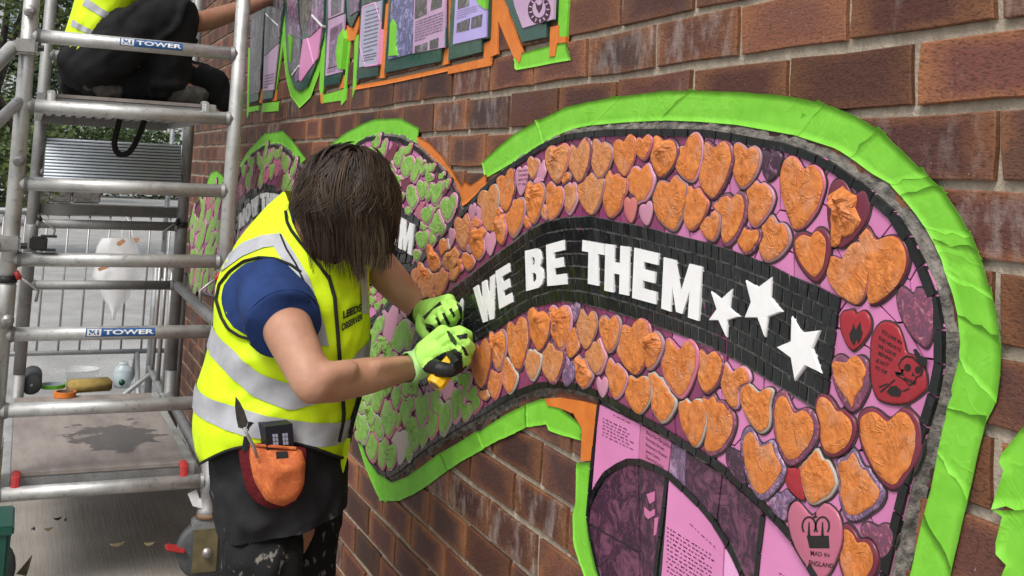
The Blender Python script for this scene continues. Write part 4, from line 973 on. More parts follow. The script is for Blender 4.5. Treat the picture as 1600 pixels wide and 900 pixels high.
def patch(root, px, mat='tape_green', d=.0062, name='tape_strip'):
    q = wl(px, d); area = sum(q[i].x*q[(i+1) % len(q)].y-q[(i+1) % len(q)].x*q[i].y for i in range(len(q)))
    return mk(name, prism([q if area > 0 else q[::-1]], .001, d+random.uniform(0, .0008)), MT[mat], root)
tb = thing('masking_tape', at_x(1100, 160, -.004), 'wide bright green tape border over the arch of the big heart mosaic', 'masking tape', 'masking tape on the wall')
OUTR = [(756,250),(780,228),(804,208),(845,186),(884,167),(925,158),(964,151),(1037,142),(1090,142),(1150,143),(1231,150),(1282,160),(1334,180),(1379,207),(1412,240),(1445,272),(1475,300),(1498,335),(1517,370),(1530,402),(1538,427),(1549,462),(1557,500),(1562,540),(1562,585),(1556,627),(1547,645),(1538,662),(1525,720),(1513,774),(1498,835),(1484,900),(1468,965),(1458,1010)]
INNR = [(759,278),(790,260),(825,240),(852,222),(880,207),(900,200),(919,196),(976,191),(1037,188),(1090,190),(1150,195),(1240,211),(1305,232),(1332,249),(1360,270),(1387,286),(1410,310),(1430,334),(1446,358),(1460,383),(1469,404),(1476,427),(1488,460),(1496,495),(1499,530),(1498,560),(1487,602),(1479,640),(1474,662),(1464,710),(1455,757),(1440,815),(1421,900),(1404,965),(1392,1010)]
cuts = [0, 3, 6, 8, 11, 13, 15, 16, 18, 19, 21, 23, 25, 27, 29, 31, 33]
for a, b in zip(cuts, cuts[1:]):
    e = 1.0
    o = OUTR[a:b+1]; i_ = INNR[a:b+1]
    if a: # overlap back onto the previous piece
        t = .1; o = [(o[0][0]+(OUTR[a-1][0]-o[0][0])*t, o[0][1]+(OUTR[a-1][1]-o[0][1])*t-1.5)]+o; i_ = [(i_[0][0]+(INNR[a-1][0]-i_[0][0])*t, i_[0][1]+(INNR[a-1][1]-i_[0][1])*t)]+i_
    def ext(L, k): p, q = L[0], L[1]; m = math.hypot(p[0]-q[0], p[1]-q[1]); p2, q2 = L[-1], L[-2]; m2 = math.hypot(p2[0]-q2[0], p2[1]-q2[1]); return [(p[0]+(p[0]-q[0])/m*k*random.uniform(.3, 1), p[1]+(p[1]-q[1])/m*k)]+L+[(p2[0]+(p2[0]-q2[0])/m2*k, p2[1]+(p2[1]-q2[1])/m2*k*random.uniform(.3, 1))]
    strip(tb, ext(o, 7), ext(i_, 4), d=.0003+.0002*random.random()+(.0004 if cuts.index(a) % 2 else 0))
tl = thing('masking_tape', at_x(700, 720, -.004), 'green and orange tape along the lower edge of the big ribbon mosaic', 'masking tape', 'masking tape on the wall')
def KP(L): return [K_(*p) for p in L]
strip(tl, KP([(50,290),(45,400),(80,540),(130,700),(200,860),(255,905)]), KP([(70,285),(88,400),(112,540),(150,640),(200,720),(290,775)]), d=.0012)
strip(tl, KP([(210,890),(330,892),(425,850),(520,790),(640,700)]), KP([(215,725),(290,775),(375,745),(470,680),(590,590)]), d=.002)
strip(tl, KP([(620,712),(730,640),(830,585),(870,560)]), KP([(575,600),(690,535),(800,465),(835,448)]), d=.0012)
strip(tl, KP([(860,565),(950,515),(1060,468),(1128,432)]), KP([(820,470),(900,415),(1000,350),(1132,285)]), d=.0022)
strip(tl, KP([(1125,432),(1255,412),(1268,455),(1475,516)]), KP([(1130,285),(1240,248),(1330,300),(1475,420)]), d=.0012)
patch(tl, KP([(1245,252),(1330,245),(1470,268),(1570,292),(1565,390),(1532,640),(1470,642),(1478,440),(1425,345),(1330,308),(1262,296)]), 'tape_orange', .0085)
EC = zc(850, 675, 4)
strip(tl, [EC(*p) for p in [(200,190),(196,440),(178,505),(180,690),(222,830),(250,900),(310,1030)]], [EC(*p) for p in [(292,180),(280,450),(270,560),(290,700),(320,840),(340,900),(400,1030)]], d=.0012)
t2 = thing('masking_tape', at_x(600, 200, -.004), 'green tape cap over the mosaic behind the bent head, orange at right', 'masking tape', 'masking tape on the wall')
strip(t2, [(515,226),(540,207),(567,193),(585,186),(625,184),(654,199)], [(540,236),(560,223),(585,213),(600,211),(625,214),(651,226)])
strip(t2, [(652,213),(670,222),(692,245),(710,272),(722,292),(727,280),(735,290),(760,272)], [(652,229),(668,240),(685,255),(705,282),(720,310),(722,322),(730,318),(762,286)], 'tape_orange', .002)
t1 = thing('masking_tape', at_x(420, 215, -.004), 'small green tape cap on the narrow mosaic beside the right tower post', 'masking tape', 'masking tape on the wall')
strip(t1, [(374,258),(386,238),(408,214),(414,208),(442,204),(455,217),(466,232),(478,248)], [(379,264),(392,241),(410,228),(430,224),(440,226),(452,234),(462,246),(470,257)])
t0 = thing('masking_tape', at_x(338, 275, -.004), 'tiny green tape cap on the farthest mosaic between the tower posts', 'masking tape', 'masking tape on the wall')
strip(t0, [(322,290),(329,270),(338,266),(347,273),(352,286)], [(325,302),(332,292),(339,288),(346,290),(351,296)])
tr = thing('masking_tape', at_x(1580, 780, -.004), 'torn green tape at the right edge, bordering something out of frame', 'masking tape', 'masking tape on the wall')
strip(tr, [(1600,664),(1572,700),(1556,720),(1571,726),(1560,760),(1549,795)], [(1680,660),(1670,700),(1668,720),(1666,740),(1664,770),(1662,800)])
strip(tr, [(1549,796),(1566,806),(1560,835),(1552,862),(1574,884),(1562,905),(1552,960)], [(1662,790),(1660,806),(1658,835),(1656,862),(1654,884),(1652,905),(1650,960)], d=.002)
def MP(L): return [M_(*p) for p in L]
def NP(L): return [N_(*p) for p in L]
tw = thing('masking_tape', at_x(410, 165, -.004), 'green and orange tape round the letter W at the left end of the lettering', 'masking tape', 'masking tape on the wall')
patch(tw, MP([(112,300),(122,300),(112,720),(102,740)])); patch(tw, MP([(104,672),(176,658),(174,690),(104,704)])); patch(tw, MP([(200,648),(300,634),(297,694),(198,702)])); patch(tw, MP([(182,560),(200,556),(196,645),(178,640)]), 'tape_orange'); patch(tw, MP([(264,570),(294,560),(288,628),(262,634)]), 'tape_orange', .0055); patch(tw, MP([(318,220),(342,200),(300,480),(285,570),(272,572)]), 'tape_green', .0058)
to = thing('masking_tape', at_x(470, 160, -.004), 'green tape round the foot of the letter O', 'masking tape', 'masking tape on the wall')
strip(to, MP([(326,100),(328,280),(345,470),(375,600),(432,676),(500,610),(552,470),(575,360),(592,200)]), MP([(343,100),(345,210),(362,430),(398,548),(430,574),(478,543),(532,405),(560,310),(580,200)]))
patch(to, MP([(362,215),(386,235),(372,390),(368,380)]), 'tape_green', .0205)
tm = thing('masking_tape', at_x(520, 140, -.004), 'green and orange tape round the letter M in the lettering', 'masking tape', 'masking tape on the wall')
patch(tm, MP([(573,215),(596,205),(585,540),(572,600),(556,560)])); patch(tm, MP([(568,598),(728,552),(722,625),(692,660),(690,628),(580,645)])); patch(tm, MP([(740,225),(752,225),(722,575),(706,570)]), 'tape_green', .0055); patch(tm, MP([(686,482),(712,470),(708,548),(682,558)]), 'tape_orange', .007); patch(tm, MP([(562,575),(578,585),(576,652),(564,640)]), 'tape_orange', .0055)
patch(tm, MP([(806,100),(798,180),(778,250),(722,258),(722,155),(745,175),(762,175)]), 'tape_orange', .0066); patch(tm, MP([(778,230),(802,215),(790,490),(780,560),(762,610)]), 'tape_green', .0056); patch(tm, MP([(700,180),(708,240),(690,432),(668,425),(658,330),(672,230)]), 'tape_green', .0205)
te = thing('masking_tape', at_x(650, 110, -.004), 'long orange tape line under the letters, with a green scrap on the E', 'masking tape', 'masking tape on the wall')
strip(te, MP([(780,532),(960,500),(1200,450),(1420,402),(1640,352)]), MP([(775,562),(960,530),(1200,480),(1420,432),(1640,398)]), 'tape_orange', .0018, m=4)
patch(te, MP([(955,30),(990,20),(962,452),(960,488),(918,490),(922,420)]), 'tape_orange', .0058); patch(te, MP([(1352,-60),(1388,-60),(1362,398),(1318,412),(1322,385),(1345,290)]), 'tape_orange', .0058); patch(te, MP([(1012,120),(1032,160),(1030,290),(1042,345),(988,350),(998,150)]), 'tape_green', .0205)
tn = thing('masking_tape', at_x(830, 85, -.004), 'orange and green tape round the letter N at the right end of the lettering', 'masking tape', 'masking tape on the wall')
patch(tn, NP([(240,-60),(282,-60),(278,110),(275,300),(235,318),(198,322),(202,240),(236,226)]), 'tape_orange', .0062); patch(tn, NP([(270,-60),(318,-60),(345,100),(412,290),(398,352),(362,312),(285,130),(268,110)]), 'tape_orange', .0072); patch(tn, NP([(0,372),(232,316),(240,364),(0,412)]), 'tape_orange', .0066)
patch(tn, NP([(620,-60),(672,-60),(660,203),(612,208)]), 'tape_green', .0058); strip(tn, NP([(362,312),(480,275),(600,245),(655,232)]), NP([(376,390),(490,370),(600,348),(684,334)]), 'tape_green', .0014); patch(tn, NP([(568,150),(616,140),(612,205),(655,202),(652,236),(605,240),(592,312),(562,316)]), 'tape_orange', .0084); patch(tn, NP([(128,-60),(215,-60),(207,50),(170,25)]), 'tape_green', .0205)
# ------------------------------------------------------------------ scaffold tower
FY, RY = 3.90, 5.20; FXL, FXR = -.9413, -.2413; RXL, RXR = -.872, -.229; RT = .0254
PL = CAM.z
tower = thing('scaffold_tower', (-.6, 4.5, 0), 'silver aluminium scaffold tower with two decks beside the brick wall', 'scaffold tower')
def rung(p, q, mat='alu', r=.0235, name='rung'):
    p, q = Vector(p), Vector(q); d = (q-p).normalized()
    rt = mk(name, tube([p, q], r, 16), MT[mat], tower, None, True)
    for e, s in ((p, 1), (q, -1)): mk('weld_collar', tube([e+d*s*RT*.9, e+d*s*(RT*.9+.012)], [r+.0045, r+.001], 16, False), MT['alu_dark'], rt, None, True)
    return rt
ZT = 2.62
for x, y, nm in ((FXL, FY, 0), (FXR, FY, 1), (RXL, RY, 2), (RXR, RY, 3)):
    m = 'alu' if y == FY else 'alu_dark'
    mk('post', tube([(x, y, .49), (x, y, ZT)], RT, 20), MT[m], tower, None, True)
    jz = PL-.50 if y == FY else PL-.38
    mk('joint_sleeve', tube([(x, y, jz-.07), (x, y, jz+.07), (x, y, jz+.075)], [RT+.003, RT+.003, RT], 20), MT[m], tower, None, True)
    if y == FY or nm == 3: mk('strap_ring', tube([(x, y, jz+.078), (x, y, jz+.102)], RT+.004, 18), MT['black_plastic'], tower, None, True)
    s = 1 if x > -.6 else 1
    # swivelling interlock clip
    dirx = .1 if x < -.6 else -.09
    c = mk('interlock_clip', tube([(x+dirx*.25, y-.03, jz+.105), (x+dirx*.7, y-.035, jz+.075), (x+dirx*.95, y-.035, jz+.055), (x+dirx*.9, y-.035, jz+.02)], .005, 8), MT['steel'], tower, None, True)
    mk('clip_collar', tube([(x+dirx*.22, y-.03, jz+.118), (x+dirx*.36, y-.032, jz+.092)], .009, 8), MT['red_plastic'] if y == FY else MT['black_plastic'], c, None, True)
RUNG_Z = [PL+.403, PL+.166, PL-.094, PL-.345, PL-.591, PL-.838, PL-1.108, PL+.65, PL+.9]
for z in RUNG_Z: rung((FXL, FY, z), (FXR, FY, z))
for z in [PL+.46, PL+.23, PL-.07, PL-.30, PL-.572, PL-1.10, PL+.75]:
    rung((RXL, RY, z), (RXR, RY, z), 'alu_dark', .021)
def sticker(z, u0, u1, worn=0):
    r = .0241; x0, x1 = FXL+(FXR-FXL)*u0, FXL+(FXR-FXL)*u1
    P = lambda u, v, e=0: Vector((x0+(x1-x0)*u, FY-(r+e)*math.cos(.25+(v-.5)*1.25), z+(r+e)*math.sin(.25+(v-.5)*1.25)))
    V, Fc = [], []
    for i in range(9):
        for j in range(9): V.append(P(i/8, j/8))
    Fc = [(j*9+i, (j+1)*9+i, (j+1)*9+i+1, j*9+i+1) for j in range(8) for i in range(8)]
    s = mk('maker_sticker', (V, Fc), MT['blue_sticker'], tower, None, True)
    V = [P(.02+.20*i/3, .1+.8*j/4, .0006) for i in range(4) for j in range(5)]; Fc = [(i*5+j, (i+1)*5+j, (i+1)*5+j+1, i*5+j+1) for i in range(3) for j in range(4)]
    mk('sticker_badge', (V, Fc), MT['white_paint'], s)
    for L in ([(0,0),(.15,0),(.15,.55),(.33,.22),(.51,.55),(.51,0),(.66,0),(.66,1),(.5,1),(.33,.62),(.16,1),(0,1)], [(.78,0),(.96,0),(.96,.66),(.78,.66)], [(.78,.8),(.96,.8),(.96,1),(.78,1)]):
        T = tessellate_polygon([[Vector((x, y, 0)) for x, y in L]])
        mk('sticker_lettering', ([P(.045+.15*x, .24+.54*y, .0011) for x, y in L], [tuple(t) for t in T]), MT['blue_sticker'], s)
    v, f = text_mesh('TOWER', .03); mk('sticker_lettering', ([P(.255+.725*x, .24+.52*y, .0011) for x, y in v], f), MT['white_paint'], s)
sticker(PL+.403, .41, .71); sticker(PL-.591, .36, .68)
# upper deck
DZ = PL+.215
def deck_unit(z, y0, y1, x0, x1, red, frame_mat='alu'):
    d = mk('deck', box(((x0+x1)/2, (y0+y1)/2, z-.006), (x1-x0-.03, y1-y0, .012)), MT['deck'], tower)
    for x in (x0, x1): mk('deck_side_beam', box((x, (y0+y1)/2, z-.03), (.028, y1-y0, .062), None, .003), MT[frame_mat], d)
    mk('deck_end_beam', box(((x0+x1)/2, y0+.012, z-.042), (x1-x0-.032, .022, .056), None, .003), MT['alu_dark'], d)
    mk('deck_end_beam', box(((x0+x1)/2, y1-.012, z-.042), (x1-x0-.032, .022, .056), None, .003), MT['alu_dark'], d)
    n = 13
    for i in range(n): mk('deck_rib', box((x0+.04+(x1-x0-.08)*i/(n-1), (y0+y1)/2, z-.025), (.022, y1-y0-.06, .024)), MT['alu'], d)
    for x in (x0+.03, x1-.03):
        h = mk('deck_hook', tube([(x, y0+.03, z-.03), (x, y0-.012, z+.006), (x, y0-.05, z-.004), (x, y0-.058, z-.055)], .014, 8, True, .45, (1, 0, 0)), MT['red_plastic'] if red else MT['alu'], d)
    return d
deck_unit(DZ, FY+.05, FY+1.26, FXL+.055, FXR-.075, False)
deck_unit(PL-1.055, FY+.05, FY+1.26, FXL+.045, FXR-.06, True)
# ribbed panel fixed to the rear frame below the upper deck
pt, pb = PL+.085, PL-.105
TI = lambda z: RY+.02-.13*(pt-z)/(pt-pb)
rp = mk('ribbed_panel', ([Vector((x, TI(z)+dy, z)) for x in (RXL+.028, RXR-.028) for dy in (0, .006) for z in (pb, pt)], [(0,1,3,2),(4,6,7,5),(0,4,5,1),(2,3,7,6),(0,2,6,4),(1,5,7,3)]), MT['panel_back'], tower)
for i in range(13):
    zz = pb+.012+(pt-pb-.02)*i/12
    mk('panel_rib', tube([(RXL+.03, TI(zz)-.002, zz), (RXR-.03, TI(zz)-.002, zz)], .0050, 8), MT['ribbed'], rp, None, True)
mk('panel_edge', box(((RXL+RXR)/2, TI(pb)-.004, pb-.012), (RXR-RXL-.055, .022, .022), None, .003), MT['alu'], rp)
mk('toe_board', box(((RXL+RXR)/2, RY+.02, PL-.235), (RXR-RXL-.03, .02, .045)), MT['kerb'], tower)
# webbing loop under the deck
lp = [at_y(187, 186, 4.35), at_y(181, 210, 4.35), at_y(178, 225, 4.35), at_y(182, 239, 4.35), at_y(192, 243, 4.35), at_y(203, 238, 4.35), at_y(214, 220, 4.35), at_y(226, 188, 4.35)]
for _ in range(3): lp = [lp[0]]+[q for a, b in zip(lp, lp[1:]) for q in (a.lerp(b, .25), a.lerp(b, .75))]+[lp[-1]]
mk('webbing_loop', tube(lp, .011, 8, True, .25, (1, 0, 0)), MT['binding'], tower, None, True)
# side rails between the frames and the outriggers on the street side
rail_z = PL-.572
mk('side_rail', tube([(FXR, FY, rail_z), (RXR, RY, rail_z)], .022, 14), MT['alu_dark'], tower, None, True)
mk('side_rail', tube([(FXR, FY, PL-1.09), (RXR, RY, PL-1.08)], .022, 14), MT['alu_dark'], tower, None, True)
def outrigger(z0, p1, mat='alu'):
    a = Vector((FXL-.045, FY-.02, z0)); o = mk('outrigger', tube([a, p1], .024, 14), MT[mat], tower, None, True)
    mk('clamp', box((FXL-.008, FY-.012, z0+.004), (.075, .072, .052), None, .008), MT['steel'], o)
    mk('clamp_bolt', tube([(FXL+.03, FY-.055, z0), (FXL+.05, FY-.055, z0)], .01, 8), MT['black_plastic'], o)
outrigger(at_y(42, 76, FY).z, at_y(-130, 230, 3.5)); outrigger(at_y(22, 382, FY).z, at_y(-60, 392, 3.6)); 
mk('outrigger', tube([at_y(34, 155, FY), at_y(-120, 300, 3.55)], .02, 14), MT['alu'], tower, None, True)
cl = at_y(60, 380, FY); mk('clamp_jaw', box(cl, (.055, .05, .045), None, .006), MT['black_plastic'], tower); mk('clamp_jaw', box(cl+Vector((.03, 0, .024)), (.05, .05, .006)), MT['black_plastic'], tower); mk('clamp_jaw', box(cl+Vector((.03, 0, -.022)), (.05, .05, .006)), MT['black_plastic'], tower)
for px in ((45, 18), (28, 251), (10, 500)):
    c = at_y(px[0]+2, px[1], FY-.03); w = mk('brace_pin', tube([c, c+Vector((0, -.025, 0))], .02, 16), MT['steel'], tower, None, True)
    mk('pin_slot', box(c+Vector((0, -.026, 0)), (.024, .008, .012), None, .002), MT['alu_dark'], w)
# castors
def castor(x, y, lever):
    c = mk('castor', tube([(x, y, .487), (x, y, .36), (x, y, .355), (x, y, .31), (x, y, .305), (x, y, .25), (x, y, .245), (x, y, .215)], [.0255, .0255, .031, .031, .028, .028, .036, .036], 16), MT['alu_dark'], tower, None, True)
    mk('castor_ring', tube([(x, y, .232), (x, y, .215)], .038, 16), MT['wood'], c, None, True)
    mk('castor_plate', box((x, y, .195), (.10, .075, .035), None, .006), MT['galv'], c)
    for s in (-1, 1): mk('castor_fork', box((x-.005, y+s*.036, .115), (.085, .008, .15), None, .003), MT['castor_tan'], c)
    wv = tube([(x, y-.025, .062+.108-.108+.046), (x, y+.025, .108)], .0955, 24); mk('castor_wheel', tube([(x, y-.024, .108), (x, y-.018, .108), (x, y+.018, .108), (x, y+.024, .108)], [.088, .098, .098, .088], 24), MT['tyre'], c, None, True)
    mk('castor_axle', tube([(x, y-.055, .108), (x, y+.055, .108)], .016, 10), MT['steel'], c, None, True)
    mk('brake_lever', box((x-.105, y-.02, .125), (.065, .045, .014), Matrix.Rotation(.25, 3, 'Y'), .004), MT['red_plastic'] if lever else MT['steel'], c)
castor(FXR, FY, True); castor(FXL, FY, True); castor(RXL, RY, False); castor(RXR, RY, False)
tag = at_y(300, 768, FY); mk('hanging_tag', tube([tag, tag+Vector((.015, -.01, -.035)), tag+Vector((.05, -.015, -.045)), tag+Vector((.07, -.02, -.075))], .016, 6, True, .12, (1, 0, 0)), MT['bag'], tower)
# ------------------------------------------------------------------ crowd barriers
def barrier(p0, p1, h0, h1, n, label, bars=None, rr=.019, br=.0065):
    b = thing('crowd_barrier', (p0+p1)/2*1.0-Vector((0, 0, (p0.z+p1.z)/2)), label, 'barrier', 'crowd barriers behind the tower')
    a, c = Vector((p0.x, p0.y, h1)), Vector((p1.x, p1.y, h1)); e, f = Vector((p0.x, p0.y, h0)), Vector((p1.x, p1.y, h0))
    mk('top_rail', tube([a, c], rr, 12), MT['galv'], b, None, True); mk('bottom_rail', tube([e, f], rr*.8, 12), MT['galv'], b, None, True)
    for q, w in ((a, e), (c, f)): mk('end_post', tube([q, Vector((q.x, q.y, .02))], rr, 12), MT['galv'], b, None, True)
    for i in range(n):
        t = (i+.5)/n; mk('bar', tube([a.lerp(c, t), e.lerp(f, t)], br, 6), MT['steel'], b, None, True)
    for q in (.12, .88):
        m = e.lerp(f, q); dd = (f-e).normalized(); s = Vector((-dd.y, dd.x, 0))
        mk('foot', tube([m-s*.28+Vector((0,0,-m.z+.02)), m-s*.2+Vector((0,0,-m.z+.05)), m, m+s*.2+Vector((0,0,-m.z+.05)), m+s*.28+Vector((0,0,-m.z+.02))], rr*.8, 8), MT['galv'], b, None, True)
    return b
BY = 7.15
pA, pB = at_y(-190, 310, BY), at_y(282, 342, BY); 
barrier(pA, pB, at_y(150, 550, BY).z, at_y(150, 333, BY).z, 14, 'grey steel crowd barrier standing across the road behind the tower')
q0, q1 = Vector((-.17, 5.45, 0)), Vector((-.15, 6.75, 0))
barrier(q1, q0, .22, PL-.55, 4, 'grey steel crowd barrier set against the brick wall beyond the tower', rr=.022, br=.012)
# carrier bag hung on the barrier
def bag():
    V, Fc = [], []; n, m = 16, 12
    for j in range(m):
        t = j/(m-1); y = 372+t*128; hw = (30*math.sin(math.pi*min(1, .22+t*.9))**.7+6)*(1 if t < .75 else 1-(t-.75)*1.4)
        cx = 188-12*t
        for i in range(n):
            a = 2*math.pi*i/n; wr = 1+.25*nz(math.cos(a)*1.6, math.sin(a)*1.6, t*5)
            p = at_y(cx+hw*math.cos(a)*wr, y, BY-.12+.09*math.sin(a)*wr); V.append(p)
    for j in range(m-1):
        for i in range(n): a, b = j*n+i, j*n+(i+1) % n; Fc.append((a, b, b+n, a+n))
    Fc.append(tuple((m-1)*n+i for i in range(n)))
    return V, Fc
bg_ = mk('plastic_bag', bag(), MT['bag'], None, None, True); props(bg_, 'thin white plastic bag with rusty marks hanging on the crowd barrier', 'plastic bag')
for k, P in enumerate([[(183,378),(194,373),(196,378),(187,385),(182,383)], [(209,372),(217,371),(218,377),(212,380)], [(152,419),(168,415),(170,419),(155,424)]]):
    q = [at_y(x, y, BY-.235) for x, y in P]; mk('rust_mark', (q+[p+Vector((0, .004, 0)) for p in q], [tuple(range(len(q)))]+[(i, (i+1) % len(q), (i+1) % len(q)+len(q), i+len(q)) for i in range(len(q))]), MT['rust'], bg_)
mk('bag_handle', tube([at_y(190, 372, BY-.12), at_y(192, 352, BY-.06), at_y(197, 340, BY-.03), at_y(204, 352, BY-.06), at_y(208, 372, BY-.12)], .014, 8, True, .4), MT['bag'], bg_, None, True)
# ------------------------------------------------------------------ street beyond
def road_box(name, x0, x1, y0, y1, z0, z1, mat): return props(mk(name, box(((x0+x1)/2, (y0+y1)/2, (z0+z1)/2), (x1-x0, y1-y0, z1-z0), None, .01), MT[mat]), kind='structure')
road_box('far_kerb', -60, 6, 33.5, 33.75, -.1, .12, 'kerb'); road_box('far_pavement', -60, 6, 33.78, 42, -.1, .11, 'asphalt')
for x0, x1, px in ((-8, 0, 0),):
    yl = at_z(5, 411, 0).y; sheet('yellow_line', -9.0, -1.72, yl-.06, yl+.06, -.006, MT['yellow_line']); 
yl = at_z(260, 418, 0); sheet('yellow_dash', yl.x-.16, yl.x+.22, yl.y-.07, yl.y+.07, -.006, MT['yellow_line'])
def foliage(name, loc, size, n, label, ctg, leaf, mat, trunk=None, seed=0, group=None, lobes=9):
    rs = random.Random(seed); r = thing(name, loc, label, ctg, group); L = Vector(loc)
    cs = []
    for i in range(lobes):
        a = rs.uniform(0, 6.28); h = rs.uniform(.1, .95); q = (1-abs(h-.5)*.9)
        cs.append((L+Vector((math.cos(a)*size[0]*.62*q*rs.random()**.5, math.sin(a)*size[1]*.6*q*rs.random()**.5, (trunk or 0)+size[2]*h)), rs.uniform(.28, .5)))
    V, Fc = [], []
    for i in range(n):
        c, s = rs.choice(cs); d = Vector((rs.gauss(0, 1), rs.gauss(0, 1), rs.gauss(0, 1))).normalized()
        rr = rs.uniform(.55, 1.05) if rs.random() < .8 else rs.uniform(.1, 1.2)
        p = c+Vector((d.x*size[0]*s*.8, d.y*size[1]*s*.8, d.z*size[2]*s*.5))*rr
        if p.z < L.z+.02: continue
        t = Vector((rs.gauss(0, 1), rs.gauss(0, 1), rs.gauss(0, .6))).normalized(); u = t.cross(d+Vector((.01, .02, .3))).normalized(); w = leaf*rs.uniform(.6, 1.3)
        k = len(V); V += [p-t*w, p+u*w*.45, p+t*w, p-u*w*.45]; Fc.append((k, k+1, k+2, k+3))
    mk('crown', (V, Fc), MT[mat], r)
    if trunk:
        top = L+Vector((0, 0, trunk+size[2]*.4)); mk('trunk', tube([L, L+Vector((.05, 0, trunk*.6)), top], [.2, .15, .07], 10), MT['bark'], r, None, True)
        for i in range(5):
            c, s = cs[i]; mk('limb', tube([L.lerp(top, .6+.07*i), L.lerp(top, .8).lerp(c, .5), c], [.07, .045, .02], 7), MT['bark'], r, None, True)
    return r
def gz(x, Y): p = at_y(x, 300, Y); return (p.x, Y, 0)
foliage('hedge_tree', gz(-25, 17), (2.2, 2.0, 4.6), 9000, 'leafy green tree at the left edge, nearest behind the tower', 'tree', .065, 'leaf1', .9, 2, 'trees beyond the road')
foliage('hedge_tree', gz(50, 34), (2.6, 3, 4.6), 6500, 'broad dark tree far behind the tower, in front of the pale house', 'tree', .11, 'leaf2', .5, 4, 'trees beyond the road', 12)
foliage('shrub', gz(12, 25), (3.2, 2, 1.9), 5000, 'low dark shrub under the trees at the left edge', 'shrub', .08, 'leaf2', None, 6, None)
foliage('hedge', gz(180, 40), (9, 2.5, 2.6), 9000, 'dark clipped hedge across the road behind the tower', 'hedge', .11, 'leaf2', None, 8, None, 16)
gw = thing('stone_wall', gz(5, 29), 'low dark stone wall under the trees at the left edge', 'wall')
rs = random.Random(5); wx = gz(5, 29)[0]
for j in range(5):
    x = wx-4-.3*(j % 2)
    while x < wx+1.6:
        w = rs.uniform(.4, .8); mk('stone', box((x+w/2, 29, .15+.3*j), (w-.03, .4+rs.uniform(-.04, .04), .27), None, .03), MT['stone'], gw); x += w
hb = thing('house', gz(120, 46), 'pale rendered house with white framed windows seen through the tower', 'house'); hx = gz(120, 46)[0]
mk('house_wall', box((hx, 49, 4), (15, 6, 8)), MT['render'], hb)
V = [(hx-7.8, 45.6, 8), (hx+7.8, 45.6, 8), (hx+7.8, 52.4, 8), (hx-7.8, 52.4, 8), (hx-7.8, 49, 11), (hx+7.8, 49, 11)]; mk('roof', (V, [(0,1,5,4), (2,3,4,5), (0,4,3), (1,2,5), (0,3,2,1)]), MT['slate'], hb)
for px, py, w, h in ((98, 18, 1.7, 2.0), (100, 128, 2.6, 1.0), (40, 20, 1.5, 2.0), (200, 25, 1.6, 2.0), (200, 128, 1.6, 1.4), (262, 60, 1.5, 2.0)):
    p = at_y(px, py, 45.95); wf = mk('window', box((p.x, 45.97, p.z), (w, .1, h), None, .02), MT['frame_white'], hb)
    for s in (-1, 1): mk('pane', box((p.x+s*w*.24, 45.915, p.z), (w*.4, .02, h-.22)), MT['pane'], wf)
sg = thing('blue_sign', at_y(287, 175, 14), 'blue sign with white lettering on a post behind the kneeling worker', 'sign'); p = at_y(285, 92, 14)
mk('sign_post', tube([(p.x-.05, 14.03, 0), (p.x-.05, 14.03, p.z+.1)], .03, 10), MT['galv'], sg, None, True)
sb = mk('sign_board', box(p, (.34, .025, .26), None, .008), MT['sign_blue'], sg)
v, f = text_mesh('KE', .03); mk('sign_lettering', ([Vector((p.x+.0+.15*a, 14-.0145, p.z-.10+.08*b)) for a, b in v], f), MT['white_paint'], sb)
